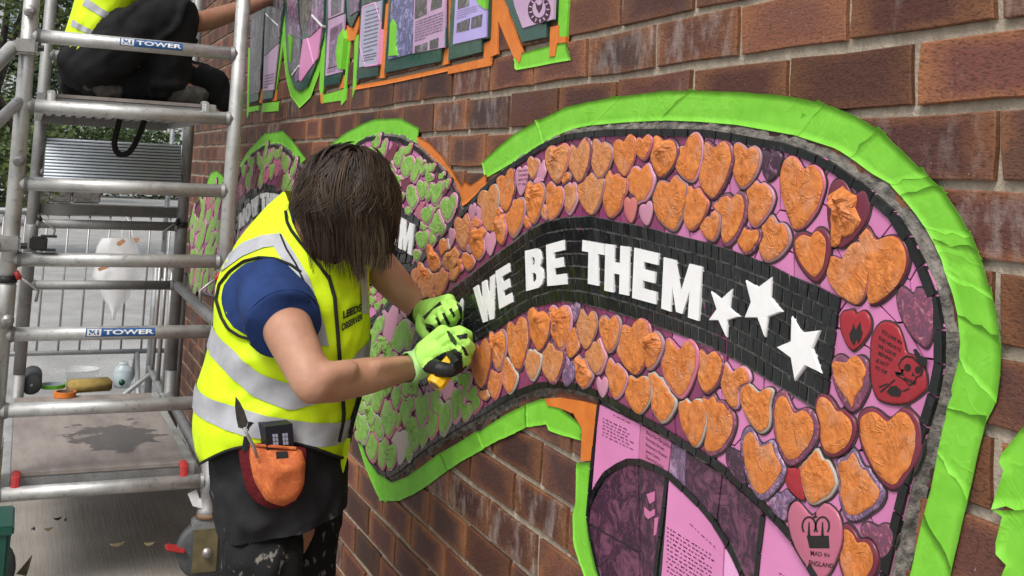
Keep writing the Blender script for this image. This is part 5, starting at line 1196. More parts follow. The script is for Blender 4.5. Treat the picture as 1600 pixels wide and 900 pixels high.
# ------------------------------------------------------------------ the worker at the wall
UP = Vector((0, 0, 1))
def NECK(th):
    k = math.copysign(abs(math.cos(th))**.86, math.cos(th)); near = [(-1,300),(-.8,306),(-.6,316),(-.4,334),(-.2,354),(0,374),(.2,394),(.5,402),(.8,384),(1,376)]; far = [(-1,300),(0,306),(.5,330),(1,378)]
    T = near if math.sin(th) >= 0 else far
    for a, b in zip(T, T[1:]):
        if a[0] <= k <= b[0]: return a[1]+(b[1]-a[1])*(k-a[0])/(b[0]-a[0])
    return T[-1][1]
class Loft:
    # a round body measured row by row: (photo row, left px, right px, distance Y, half depth m)
    def __init__(s, rows, n=64, power=.9, fold=(0, 1)):
        s.rows = sorted(rows); s.n = n; s.pw = power; s.fold = fold
    def at(s, y):
        R_ = s.rows
        if y <= R_[0][0]: i = 0; t = (y-R_[0][0])/(R_[1][0]-R_[0][0]); t = max(t, 0)
        else:
            i = 0
            while i < len(R_)-2 and R_[i+1][0] < y: i += 1
            t = min(1, (y-R_[i][0])/(R_[i+1][0]-R_[i][0]))
        a, b = R_[i], R_[i+1]; p0 = R_[max(0, i-1)]; p3 = R_[min(len(R_)-1, i+2)]
        def cr_(k):
            m1 = (b[k]-p0[k])/(b[0]-p0[0])*(b[0]-a[0]) if b[0] != p0[0] else 0; m2 = (p3[k]-a[k])/(p3[0]-a[0])*(b[0]-a[0])
            h = t; return (2*h**3-3*h*h+1)*a[k]+(h**3-2*h*h+h)*m1+(-2*h**3+3*h*h)*b[k]+(h**3-h*h)*m2
        return cr_(1), cr_(2), cr_(3), cr_(4)
    def frame(s, y):
        xl, xr, Y, b = s.at(y); cx = (xl+xr)/2; C = at_y(cx, y, Y); d = C-CAM; d.z = 0; d.normalize(); e1 = Vector((d.y, -d.x, 0))
        def hit(x): r = ray(x, y); k = (C-CAM).dot(d)/r.dot(d); return CAM+r*k
        a = (hit(xr)-hit(xl)).length/2
        return C, e1, d, a, b
    def S(s, th, y, off=0):
        C, e1, d, a, b = s.frame(y); c, si = math.cos(th), math.sin(th)
        cc = math.copysign(abs(c)**s.pw, c); ss = math.copysign(abs(si)**s.pw, si)
        f = s.fold[0]*(.8*nz(c*s.fold[1], si*s.fold[1], y/55*s.fold[1]*.5)+.4*nz(c*s.fold[1]*2.6+4, si*s.fold[1]*2.6, y/30)+.9*(max(0, .42-abs(nz(c*1.9+y/150, si*1.9+7, y/70))*1.9)-.15)) if s.fold[0] else 0
        return C+e1*(cc*(a+off+f*.4))-d*(ss*(b+off+f))        # th=90deg faces the camera
    def px(s, x, y, off=0):
        tx_, ty_ = x, y
        for _ in range(5):
            p = s.px0(x, y, off); q = pix(p); x += (tx_-q[0])*.7; y += (ty_-q[1])*.9
        return s.px0(x, y, off)
    def px0(s, x, y, off=0):
        xl, xr, Y, b = s.at(y); k = max(-1, min(1, (x-(xl+xr)/2)/((xr-xl)/2))); k = math.copysign(abs(k)**(1/s.pw), k)
        return s.S(math.acos(k), y, off)
    def mesh(s, y0, y1, m, off=0, top=None, bot=None, cap=(False, False)):
        V, Fc = [], []; n = s.n
        for j in range(m):
            for i in range(n):
                th = 2*math.pi*i/n; ya = y0+(top(th) if top else 0); yb = y1+(bot(th) if bot else 0)
                V.append(s.S(th, ya+(yb-ya)*j/(m-1), off))
        for j in range(m-1):
            for i in range(n): a, b = j*n+i, j*n+(i+1) % n; Fc.append((a, b, b+n, a+n))
        if cap[0]: Fc.append(tuple(range(n))[::-1])
        if cap[1]: Fc.append(tuple((m-1)*n+i for i in range(n)))
        return V, Fc
    def patch(s, A, B, off, n=24, m=5, thick=.0):
        a = resample([Vector(p) for p in A], n); b = resample([Vector(p) for p in B], n); V, Fc = [], []
        for i in range(n):
            for j in range(m):
                p = a[i].lerp(b[i], j/(m-1)); V.append(s.px(p.x, p.y, off))
        Fc = [(i*m+j, (i+1)*m+j, (i+1)*m+j+1, i*m+j+1) for i in range(n-1) for j in range(m-1)]
        return V, Fc
    def line(s, A, off, r, n=30):
        return tube([s.px(p.x, p.y, off) for p in resample([Vector(p) for p in A], n)], r, 6)
WY = 2.34
P3 = lambda x, y, Y: at_y(x, y, Y)
foot_r, foot_l = P3(425, 1180, 2.27), P3(500, 1180, 2.47); foot_r.z = foot_l.z = .05
worker = thing('person', (P3(440, 700, WY).x, WY, 0), 'person with dark shaggy hair, yellow hi-vis vest and lime gloves bending to the mosaic', 'person')
sh_r, el_r, wr_r = P3(424, 452, 2.235), P3(489, 600, 2.04), P3(648, 573, 2.16)
sh_l, el_l, wr_l = P3(560, 385, 2.50), P3(596, 420, 2.38), P3(660, 490, 2.36)
hd = P3(545, 325, 2.21)
body = [limb([P3(446, 800, WY), P3(440, 700, WY), P3(440, 620, WY), P3(455, 480, WY), P3(470, 410, 2.37)], [.05, .105, .12, .12, .09]),
  limb([sh_r, P3(480, 405, 2.36), sh_l], [.052, .08, .06]), limb([P3(472, 385, 2.36), P3(505, 345, 2.26), hd], [.062, .055, .06]),
  ball(hd, (.074, .079, .105), Matrix.Rotation(rad(35), 3, 'Y')), ball(P3(570, 372, 2.21), (.055, .058, .06)), ball(P3(592, 385, 2.20), (.016, .014, .022)),
  limb([sh_r, P3(452, 520, 2.115), el_r], [.056, .050, .040]), limb([el_r, P3(525, 597, 2.08), P3(570, 588, 2.115), wr_r], [.038, .0405, .0385, .0255]), limb([wr_r, wr_r.lerp(at_x(702, 537, -.078), .3)], [.023, .012]),
  limb([sh_l, el_l], [.055, .044]), limb([el_l, P3(620, 447, 2.37), wr_l], [.043, .041, .026]), limb([wr_l, at_x(676, 494, -.058)], [.024, .012]),
  limb([P3(412, 870, 2.27), P3(420, 960, 2.25), foot_r+Vector((0, 0, .06))], [.055, .05, .042]), limb([P3(482, 870, 2.42), P3(492, 960, 2.44), foot_l+Vector((0, 0, .06))], [.05, .048, .042]),
  limb([foot_r+Vector((-.05, 0, .02)), foot_r+Vector((.15, 0, 0))], [.042, .035]), limb([foot_l+Vector((-.05, 0, .02)), foot_l+Vector((.15, 0, 0))], [.042, .035])]
body += [ball(P3(494, 611, 2.035), (.026, .024, .024)), limb([P3(505, 588, 2.03), P3(545, 578, 2.055)], [.026, .022]), limb([P3(585, 572, 2.09), P3(640, 562, 2.125)], [.014, .008])]
body += [limb([P3(446, 800, WY), P3(412, 870, 2.27)], [.05, .055]), limb([P3(446, 800, WY), P3(482, 870, 2.42)], [.05, .05])]
# ear, brow and mouth on the bent head
body += [ball(P3(517, 350, 2.14), (.014, .008, .026)), limb([P3(586, 365, 2.19), P3(586, 365, 2.235)], [.012, .012]), limb([P3(575, 402, 2.195), P3(575, 402, 2.225)], [.008, .008])]
remesh('body', body, .0085, MT['skin'], worker, 5)
# trousers, boots
def leg(name, rows, boot):
    lf = Loft(rows, 40, .92, (.02, 2.2)); mk(name, lf.mesh(rows[0][0], rows[-1][0], 40), MT['trouser'], worker, None, True)
leg('trouser_leg', [(780,356,462,2.31,.07),(820,350,472,2.29,.085),(860,346,475,2.265,.095),(940,350,470,2.26,.088),(1060,360,468,2.26,.078),(1150,366,470,2.26,.074)], 0)
leg('trouser_leg', [(750,425,530,2.43,.085),(800,424,536,2.43,.094),(860,425,527,2.43,.092),(940,440,523,2.45,.084),(1060,450,535,2.46,.076),(1120,452,540,2.46,.074)], 0)
for ft in (foot_r, foot_l): mk('boot', cat(limb([ft+Vector((-.06, 0, .0)), ft+Vector((.05, 0, .01)), ft+Vector((.17, 0, -.002))], [.048, .05, .044]), limb([ft+Vector((-.035, 0, .01)), ft+Vector((-.03, 0, .12))], [.052, .055])), MT['boot'], worker, None, True)
# dark shirt tail below the vest
tail = Loft([(640,318,550,WY,.15),(690,321,541,WY,.165),(730,326,545,WY,.172),(770,330,545,WY,.175),(800,335,542,WY,.176),(830,342,538,WY,.174)], 84, .9, (.020, 2.6))
mk('shirt_tail', tail.mesh(650, 800, 26, 0, None, lambda th: -24*math.cos(th)), MT['shirt_dark'], worker, None, True)
# t-shirt body and sleeves
shirt = Loft([(300,446,520,WY,.08),(330,420,545,WY,.11),(370,390,560,WY,.13),(420,365,568,WY,.145),(480,348,570,WY,.152),(560,338,565,WY,.155),(660,330,540,WY,.15)], 56, .9)
mk('t_shirt', shirt.mesh(322, 655, 30, -.034, lambda th: NECK(th)-306), MT['navy'], worker, None, True)
def sleeve(pts, rs, name='sleeve', mat='navy'):
    V, Fc = tube(pts, rs, 36, False); cen = sum((Vector(p) for p in pts), Vector((0,0,0)))/len(pts); V2 = []
    for v in V: d = (v-cen); V2.append(v+d.normalized()*.008*(nz(v.x*16, v.y*16, v.z*16)+.5*nz(v.x*40, v.y*40, v.z*40)))
    inner = [v+(cen-v).normalized()*.003 for v in V2]
    return mk(name, (V2, Fc), MT[mat], worker, None, True)
ax = (P3(450, 520, 2.085)-P3(412, 432, 2.155)).normalized()
c0 = P3(414, 428, 2.315); c1 = P3(444, 509, 2.12)
sl = sleeve([c0+(c1-c0)*t for t in (0, .15, .35, .55, .75, .9, 1.0, 1.0)], [.052, .066, .072, .074, .076, .0755, .074, .066])
mk('sleeve_hem', tube([c0+(c1-c0)*.90, c0+(c1-c0)*.955], [.0768, .0758], 36, False), MT['navy'], sl, None, True)
sleeve([sh_l+(el_l-sh_l)*t for t in (-.1, .2, .5, .7, .7)], [.07, .074, .068, .062, .05])
# hi-vis vest
VEST = [(292,455,522,2.40,.085),(312,432,552,2.40,.115),(340,404,566,2.39,.14),(370,380,572,2.38,.158),(400,360,577,2.37,.17),(430,345,579,2.355,.176),(470,336,579,WY,.172),(510,334,579,WY,.175),(550,325,576,WY,.175),(590,314,568,WY,.175),(620,307,562,WY,.176),(650,303,554,WY,.178),(680,304,545,WY,.18),(712,314,538,WY,.18)]
vest = Loft(VEST, 96, .86, (.013, 2.3))
hem = lambda th: -4*math.cos(th)-46*max(0, math.sin(th))**1.3+6*math.sin(th*3)
vo = mk('vest', vest.mesh(308, 712, 66, 0, lambda th: NECK(th)-308, hem), MT['hivis'], worker, None, True)
# hem binding
mk('vest_binding', tube([vest.S(2*math.pi*i/80, 712+hem(2*math.pi*i/80), .002) for i in range(81)], .0032, 6, False), MT['binding'], vo, None, True)
def band(name, yc, hw, off=.0028, n=96):
    V, Fc = [], []
    for i in range(n):
        th = 2*math.pi*i/n; y = yc(th)
        for j in range(5): V.append(vest.S(th, y+hw*(j/2-1), off))
    for i in range(n):
        for j in range(4): a, b = i*5+j, ((i+1) % n)*5+j; Fc.append((a, a+1, b+1, b))
    return mk(name, (V, Fc), MT['reflective'], vo, None, True)
def path_y(pts):
    def f(th):
        k = math.cos(th)*vest.pw if False else math.copysign(abs(math.cos(th))**vest.pw, math.cos(th))
        y = pts[0][1]
        for a, b in zip(pts, pts[1:]):
            if a[0] <= k <= b[0]: y = a[1]+(b[1]-a[1])*(k-a[0])/(b[0]-a[0])
        if k > pts[-1][0]: y = pts[-1][1]
        return y if math.sin(th) >= 0 else y-6*abs(math.sin(th))
    return f
band('reflective_band', path_y([(-1, 522), (-.7, 545), (-.3, 578), (.15, 596), (.5, 585), (.8, 556), (1, 536)]), 17.5)
band('reflective_band', path_y([(-1, 615), (-.5, 627), (0, 640), (.4, 649), (.8, 655), (1, 655)]), 17)
mk('reflective_band', vest.patch([(352,400),(380,378),(410,367),(438,364)], [(345,424),(378,400),(412,386),(436,384)], .003, 20, 4), MT['reflective'], vo, None, True)
mk('reflective_band', vest.patch([(424,380),(442,408),(462,440),(480,478),(494,512),(500,540)], [(440,366),(462,398),(482,432),(497,474),(508,512),(514,540)], .0034, 28, 4), MT['reflective'], vo, None, True)
mk('reflective_band', vest.patch([(562,420),(564,450),(566,490)], [(573,420),(575,450),(576,490)], .003, 14, 3), MT['reflective'], vo, None, True)
mk('vest_binding', vest.line([(438,366),(447,388),(462,412),(478,446),(490,480)], .0045, .002), MT['binding'], vo)
# front zip, dark gap line, neck edge and armhole binding
mk('zip', vest.line([(513,430),(523,465),(527,510),(530,548),(534,600),(538,650),(530,690)], .004, .0042), MT['binding'], vo, None, True)
mk('zip', vest.line([(562,620),(552,650),(543,690)], .004, .006), MT['binding'], vo, None, True)  # not a zip: dark gap beside the flap, its shade drawn as a line
mk('neck_binding', vest.line([(446,330),(448,346),(455,360),(472,382),(490,404),(506,424),(514,436)], .003, .0034), MT['binding'], vo, None, True)
ahole = [(470,425),(455,414),(430,404),(405,402),(380,408),(358,424),(342,444),(337,468),(345,495),(356,514),(375,526),(400,532),(420,535)]
mk('armhole_binding', vest.line(ahole, .004, .0033, 50), MT['binding'], vo, None, True)
inn = [(470,428),(450,416),(428,408),(405,406),(382,412),(362,428),(348,448),(345,470),(352,494),(365,512),(385,524),(412,530),(440,520),(470,500),(478,460)]
c = Vector((410, 470)); ring_ = resample([Vector(p) for p in inn], 40, True); V = [vest.px(p.x, p.y, .0012) for p in ring_]+[vest.px(c.x+(p.x-c.x)*k/9, c.y+(p.y-c.y)*k/9, .0022) for k in range(8, 0, -1) for p in ring_]+[vest.px(c.x, c.y, .0022)]
Fc = [(r*40+i, r*40+(i+1) % 40, (r+1)*40+(i+1) % 40, (r+1)*40+i) for r in range(8) for i in range(40)]+[(320+i, 320+(i+1) % 40, 360) for i in range(40)]
mk('armhole_lining', (V, Fc), MT['navy'], vo, None, True)
for s, q in (('LEEDS', [(536,486),(566,474),(565,486),(536,499)]), ('OBSERVER', [(534,506),(568,489),(567,499),(534,518)])):
    v, f = text_mesh(s, .045); mk('vest_lettering', ([vest.px(*bil(q, a, b), .0035) for a, b in v], f), MT['ink_black'], vo)
# loose vest flap in front of the legs
V = []
fl = [(541,640),(556,632),(550,670),(545,705),(537,738),(531,741),(534,700)]
q = [P3(x, y, WY-.10) for x, y in fl]; mk('vest_flap', (q+[p+Vector((.004, .03, 0)) for p in q], [tuple(range(7))]+[(i, (i+1) % 7, (i+1) % 7+7, i+7) for i in range(7)]), MT['hivis'], vo)
# hair: a dark cap and several thousand tapered strands falling from the crown
hc_ = P3(541, 318, 2.20); HRX, HRY, HRZ = .099, .104, .116
mk('hair', ball(hc_, (HRX*.97, HRY*.97, HRZ*.97), Matrix.Rotation(rad(18), 3, 'Y'), 28, 18), MT['hair_base'], worker, None, True)
crown = Vector((.12, -.12, .97)).normalized()
HV, HF, HTN = [], [], []
rs = random.Random(21)
def head_pt(d, k): return hc_+Vector((d.x*HRX*k, d.y*HRY*k, d.z*HRZ*k))
LIM = [(430,315),(452,322),(470,344),(488,378),(503,410),(522,434),(545,430),(566,436),(592,410),(618,372),(640,338),(670,320)]
def lim(x):
    for a, b in zip(LIM, LIM[1:]):
        if a[0] <= x <= b[0]: return a[1]+(b[1]-a[1])*(x-a[0])/(b[0]-a[0])
    return 345
t1 = crown.orthogonal().normalized(); t2 = crown.cross(t1)
for cl in range(640):
    caz = rs.uniform(0, 6.283); cst = rs.random()**.65*1.5; cend = rs.gauss(-10, 26); cb = rs.uniform(-1.25, 1.25); cln = rs.choice((.55, .8, 1.0, 1.0, 1.0)); cend = rs.uniform(6, 22) if rs.random() < .09 else cend; ck = rs.uniform(.96, 1.10); clight = rs.random(); lift = rs.uniform(.0, .26)
    cw = [rs.uniform(-1, 1) for _ in range(3)]
    for k in range(13):
        az = caz+rs.gauss(0, .07); tang = (t1*math.cos(az)+t2*math.sin(az)).normalized()
        st = cst+rs.gauss(0, .05); st = abs(st); k0 = ck+rs.uniform(-.015, .02); seg = 11; ln = rs.uniform(1.5, 2.2)*cln; bend = cb+rs.uniform(-.1, .1); end = cend+rs.gauss(0, 6)
        fly = rs.random() < .06
        p = None; pts = []; stop = False
        for j in range(seg):
            u = j/(seg-1)
            if cln < .9 and p is not None and j > seg*cln: stop = True
            if stop: pts.append(p+(p-pts[-2])*.02 if len(pts) > 1 else p); continue
            a = st+ln*u*.8; d = crown*math.cos(a)+tang*math.sin(a); d = (d+crown.cross(tang)*bend*u*u).normalized()
            if d.z > -.18 or p is None: p = head_pt(d, k0+lift*u*u+(.06*u if fly else 0))+Vector((cw[0], cw[1], cw[2]))*.0085*math.sin(u*5+cl)
            else:
                g = Vector((.10+.12*cw[0], .12*cw[1], -1)).normalized(); tgt = P3(552, 450, 2.17)
                p = p+g*.017+Vector(((tgt.x-p.x), (tgt.y-p.y), 0))*.034+Vector((cw[1], cw[2], 0))*.0048*math.sin(u*9)
            pts.append(p); q = pix(p)
            if q[1] > lim(q[0])+end-8: stop = True
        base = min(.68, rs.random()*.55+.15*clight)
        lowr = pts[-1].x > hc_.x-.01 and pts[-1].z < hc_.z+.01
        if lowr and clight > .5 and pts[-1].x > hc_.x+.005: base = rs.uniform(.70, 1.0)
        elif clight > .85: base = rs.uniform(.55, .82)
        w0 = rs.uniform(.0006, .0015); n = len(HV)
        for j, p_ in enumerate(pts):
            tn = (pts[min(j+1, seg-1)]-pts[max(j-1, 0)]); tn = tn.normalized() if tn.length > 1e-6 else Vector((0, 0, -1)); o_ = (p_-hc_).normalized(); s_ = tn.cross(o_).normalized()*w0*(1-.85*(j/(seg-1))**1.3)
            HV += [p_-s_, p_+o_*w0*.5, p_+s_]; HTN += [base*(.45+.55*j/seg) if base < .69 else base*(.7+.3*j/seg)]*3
        for j in range(seg-1):
            b = n+j*3; HF += [(b, b+1, b+4, b+3), (b+1, b+2, b+5, b+4)]
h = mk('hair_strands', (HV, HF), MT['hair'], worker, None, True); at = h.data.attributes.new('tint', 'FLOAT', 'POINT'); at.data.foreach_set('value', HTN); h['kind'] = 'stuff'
# gloves: cuff, palm, five bent fingers each
def glove(wr, kn, dirs, thumb, width, nrm, black, cuff_mat, arm, r0=.030):
    wr, kn = Vector(wr), Vector(kn); ax = (kn-wr).normalized(); sd = Vector(width); sd = (sd-ax*sd.dot(ax)).normalized(); nn = Vector(nrm).normalized()
    parts = [limb([wr, wr.lerp(kn, .6)], [r0, .0325])]
    for s in (-.026, -.009, .009, .026): parts.append(limb([wr.lerp(kn, .35)+sd*s*.8, kn+sd*s*1.05], [.0175, .0165], 10))
    for ch in dirs: parts.append(limb(ch[0], [q-.0013 for q in ch[1]], 10))
    parts.append(limb(*thumb, 10))
    g = remesh('glove', parts, .0024, [MT['glove_lime'], MT['glove_black']], worker, 2, lambda c, n: 1 if any((c-ch[0][3]).length < .0165 for ch in dirs) or (c-thumb[0][3]).length < .017 else black(c, n))
    mk('glove_cuff', tube([wr-arm*.022, wr-arm*.018, wr+ax*.008, wr+ax*.03], [r0+.0005, r0+.003, r0+.002, r0+.0035], 24, False), MT[cuff_mat], g, None, True)
    return g
Wr = lambda x, y, Y: P3(x, y, Y)
# right hand: fist round the yellow handle, back of the hand to the camera
def pxl(p): q = pix(p); return q[0], q[1]
def poly_in(p, L): return inside(pxl(p), L)
BLK_R = [[(655,582),(668,566),(690,552),(710,545),(722,552),(724,580),(712,590),(690,588)], [(697,516),(706,521),(714,534),(713,542),(704,533)], [(712,524),(730,521),(731,529),(718,531)], [(719,538),(727,544),(733,556),(727,556)], [(662,578),(672,583),(720,585),(728,570),(735,600),(660,612)]]
def black_r(c, n):
    if n.y > .45 and pxl(c)[0] > 668: return 1
    return 1 if any(poly_in(c, L) for L in BLK_R) else 0
Wd = lambda x, y, d: at_x(x, y, -d)
kn = Wd(702, 537, .078)
F1 = ([Wd(703,521,.072), Wd(718,517,.078), Wd(731,523,.058), Wd(732,534,.03)], [.0135,.013,.012,.0105])
F2 = ([Wd(709,531,.078), Wd(724,532,.086), Wd(735,543,.064), Wd(731,555,.036)], [.0135,.0135,.0125,.011])
F3 = ([Wd(709,542,.082), Wd(721,549,.09), Wd(729,562,.068), Wd(721,572,.042)], [.013,.013,.012,.0105])
F4 = ([Wd(705,553,.086), Wd(714,564,.09), Wd(719,575,.07), Wd(709,581,.048)], [.012,.012,.011,.0098])
TH = ([Wd(670,570,.128), Wd(687,577,.120), Wd(704,579,.100), Wd(716,573,.074)], [.017,.0165,.0145,.0122])
glove(wr_r+(kn-wr_r)*.02, kn, [F1, F2, F3, F4], TH, Vector((.15, -.1, -1)), Vector((0, -1, 0)), black_r, 'glove_cuff', (wr_r-P3(570, 588, 2.115)).normalized())
# left hand: steadies the piece against the wall, fingers pointing down
BLK_L = [[(660,495),(668,488),(688,470),(690,476),(676,484),(664,500)], [(664,505),(676,508),(690,524),(680,530),(666,515)], [(690,525),(700,512),(712,508),(720,496),(712,470),(722,480),(722,520),(700,530)], [(701,483),(706,481),(712,494),(709,497)], [(690,490),(694,488),(704,506),(700,510)], [(680,497),(684,495),(692,512),(688,515)]]
def black_l(c, n): return 1 if (n.y > .5 and pxl(c)[0] > 668) or any(poly_in(c, L) for L in BLK_L) else 0
kl = Wd(690, 486, .062)
L1 = ([Wd(706,475,.058), Wd(714,482,.06), Wd(717,496,.042), Wd(713,507,.022)], [.013,.0128,.0118,.0105])
L2 = ([Wd(697,481,.064), Wd(706,491,.07), Wd(711,506,.05), Wd(707,517,.026)], [.0135,.0135,.0125,.011])
L3 = ([Wd(687,488,.068), Wd(695,499,.076), Wd(701,513,.056), Wd(697,523,.032)], [.013,.013,.012,.0108])
L4 = ([Wd(677,495,.072), Wd(683,506,.078), Wd(689,518,.06), Wd(685,526,.038)], [.012,.012,.011,.010])
TL_ = ([Wd(660,499,.078), Wd(659,512,.085), Wd(668,523,.08), Wd(681,527,.066)], [.016,.0155,.014,.012])
glove(wr_l, kl, [L1, L2, L3, L4], TL_, Vector((.6, 0, .8)), Vector((0, -1, 0)), black_l, 'binding', (wr_l-P3(620, 447, 2.37)).normalized())
# yellow handled tool in the right fist
tool = thing('scraper', tuple(P3(690, 590, 2.14)), 'yellow handled scraper gripped in the right glove', 'scraper')
h0, h1 = Wd(679, 602, .130), Wd(712, 556, .075); dv = (h1-h0).normalized()
mk('handle', tube([h0, h0+dv*.004, h0+dv*.03, h0+dv*.06, h1], [.0165, .0195, .0195, .0165, .014], 8, True, .62, (1, 0, .2)), MT['yellow_plastic'], tool, None, False)
mk('handle_socket', tube([h0-dv*.0012, h0+dv*.001], [.011, .011], 8, True, .55, (1, 0, .2)), MT['wood'], tool)
mk('blade', tube([h1, h1+dv*.03], [.009, .006], 8, True, .3, (1, 0, .2)), MT['grey_metal'], tool)
# pouch, trowel and dark case hung at the waist
pch = thing('tool_pouch', tuple(P3(430, 740, 2.13)), 'orange patterned pouch with a dark red backing hanging at the worker\'s hip', 'pouch')
def bulge(poly, base, amp, n=30, rings=5):
    ring = resample([Vector(p) for p in poly], n, True); c = sum(ring, Vector((0,0)))/n; V, Fc = [], []
    for k in range(rings):
        s = 1-k/rings
        for p in ring:
            q = c+(p-c)*s; V.append(tail.px(q.x, q.y, base+amp*math.sqrt(max(0, 1-s**2.4))+.0018*nz(q.x*.12, q.y*.12, 1)))
    V.append(tail.px(c.x, c.y, base+amp))
    for k in range(rings-1):
        for i in range(n): a, b = k*n+i, k*n+(i+1) % n; Fc.append((a, b, b+n, a+n))
    for i in range(n): Fc.append(((rings-1)*n+i, (rings-1)*n+(i+1) % n, rings*n))
    n0 = len(V); 
    for p in ring: V.append(tail.px(p.x, p.y, -.004))
    for i in range(n): Fc.append((i, n0+i, n0+(i+1) % n, (i+1) % n))
    return V, Fc
mk('pouch_back', bulge([(371,697),(375,725),(385,766),(397,783),(419,795),(451,793),(473,770),(479,715),(479,700),(430,690)], .030, .006), MT['velvet'], pch, None, True)
pf = mk('pouch_front', bulge([(391,694),(430,698),(470,701),(477.6,722),(475,759),(463,781),(441,792),(416,783),(397,752),(389.6,717)], .044, .014), MT['pouch'], pch, None, True)
mk('pouch_slot', prismq := (lambda L, d0, d1: ([tail.px(x, y, d1) for x, y in L]+[tail.px(x, y, d0) for x, y in L], [tuple(range(len(L)))]+[(i, (i+1) % len(L), (i+1) % len(L)+len(L), i+len(L)) for i in range(len(L))]))([(431,706),(449,705),(451,715),(432,717)], .045, .0575), MT['binding'], pch)
mk('pouch_hem', tube([tail.px(x, 694.5+(x-391)*.085, .050+.006*math.sin((x-391)/79*3.14)) for x in range(391, 471, 8)], .003, 6), MT['pouch'], pch)
mk('pouch_strap', tube([tail.px(395, 660, .03), tail.px(388, 682, .034), tail.px(384, 705, .034)], .009, 6, True, .3), MT['binding'], pch)
trw = thing('trowel', tuple(P3(385, 660, 2.1)), 'small pointed trowel standing blade up in the orange pouch', 'trowel')
bl = [(368,620),(374,628),(381,641),(387.5,660),(383,671),(372,668),(369,652),(367,636)]
q = [P3(x, y, 2.10) for x, y in bl]; mk('blade', (q+[p+Vector((.001, .003, 0)) for p in q], [tuple(range(8)), tuple(range(15, 7, -1))]+[(i, i+8, (i+1) % 8+8, (i+1) % 8) for i in range(8)]), MT['grey_metal'], trw)
mk('shank', tube([P3(381, 668, 2.10), P3(387, 680, 2.105), P3(396, 697, 2.12), P3(402, 715, 2.13)], .0034, 8), MT['alu'], trw, None, True)
cs_ = thing('case', tuple(P3(438, 690, 2.1)), 'dark navy box with pale little panes standing in the top of the orange pouch', 'case')
cq = [P3(414, 667, 2.138), P3(457, 662, 2.138), P3(461, 712, 2.150), P3(418, 712, 2.150)]; bk = [p+Vector((-.012, .045, .004)) for p in cq]
mk('case_body', (cq+bk, [(3,2,1,0), (4,5,6,7), (0,1,5,4), (1,2,6,5), (2,3,7,6), (3,0,4,7)]), MT['navy_box'], cs_)
for u0 in (.24, .60):
    for i in range(2):
        for j in range(3):
            a = u0+i*.105; b = .36+j*.13; L = [bil(cq, a, b), bil(cq, a+.085, b), bil(cq, a+.085, b+.105), bil(cq, a, b+.105)]
            mk('pale_pane', ([p+Vector((0, -.0012, 0)) for p in L]+[p for p in L], [(0,1,2,3), (0,4,5,1), (1,5,6,2), (2,6,7,3), (3,7,4,0)]), MT['sheet_blue'], cs_)
# ------------------------------------------------------------------ second worker, squatting on the upper deck
Y2 = 4.45
w2 = thing('person', (P3(180, 150, Y2).x, Y2, DZ), 'person in black trousers and a yellow vest squatting on the tower\'s upper deck', 'person')
b2 = [limb([P3(150, 100, Y2), P3(150, 40, Y2), P3(175, -60, Y2), P3(190, -150, Y2)], [.08, .085, .10, .09]), limb([P3(190, -150, Y2), P3(215, -190, Y2)], [.05, .06]), ball(P3(225, -235, Y2), (.085, .08, .11)),
  limb([P3(205, -120, Y2-.17), P3(265, -15, Y2-.15), P3(293, 38, Y2-.10)], [.06, .047, .042]), limb([P3(293, 38, Y2-.10), P3(330, 30, Y2-.06), P3(385, 12, Y2), P3(420, -2, Y2+.06)], [.042, .045, .036, .03]), limb([P3(205, -120, Y2+.17), P3(290, -60, Y2+.15), P3(400, -70, Y2+.1)], [.06, .047, .03]),
  limb([P3(418, 0, Y2+.06), P3(440, -6, Y2+.09)], [.032, .022]),
  limb([P3(150, 105, Y2-.1), P3(272, 35, Y2-.14)], [.10, .07]), limb([P3(150, 105, Y2+.1), P3(330, 128, Y2+.12)], [.10, .06]), limb([P3(272, 40, Y2-.14), P3(268, 125, Y2-.1)], [.065, .05]), limb([P3(270, 128, Y2-.1), P3(300, 146, Y2-.12)], [.04, .03])]
for k, s in enumerate((-8, -3, 3, 8)): b2.append(limb([P3(428, -4+s, Y2+.08), P3(441, -6+s*1.1, Y2+.1), P3(449, -3+s*1.1, Y2+.12)], [.012, .011, .009], 8))
b2.append(limb([P3(422, 2, Y2+.06), P3(434, 8, Y2+.07), P3(442, 7, Y2+.09)], [.013, .012, .010], 8))
remesh('body', b2, .011, MT['skin2'], w2, 4)
def crs(v, sc): return max(0, .4-abs(nz(v.x*sc, v.y*sc, v.z*sc*.7+3))*1.8)
def wob(parts, vox, amp, sc, name, mat, par, it=3):
    o = remesh(name, parts, vox, MT[mat], par, it)
    for v in o.data.vertices: v.co += v.normal*amp*(nz(v.co.x*sc, v.co.y*sc, v.co.z*sc)+.5*nz(v.co.x*sc*2.3, v.co.y*sc*2.3, v.co.z*sc*2.3)+3.4*crs(v.co, sc*.9))
    return o
wob([limb([P3(132, 112, Y2), P3(160, 92, Y2), P3(196, 66, Y2)], [.10, .13, .10]), limb([P3(150, 98, Y2-.1), P3(215, 50, Y2-.14), P3(268, 28, Y2-.14)], [.125, .115, .09]), limb([P3(270, 32, Y2-.14), P3(262, 85, Y2-.12), P3(262, 132, Y2-.1)], [.088, .082, .075]),
     limb([P3(150, 105, Y2+.1), P3(240, 118, Y2+.12), P3(330, 132, Y2+.12)], [.12, .10, .075]), limb([P3(330, 134, Y2+.12), P3(345, 142, Y2+.12), P3(230, 146, Y2+.2)], [.072, .06, .05]), limb([P3(190, 125, Y2-.05), P3(240, 130, Y2-.05)], [.09, .07])], .012, .017, 9, 'trousers', 'trouser2', w2)
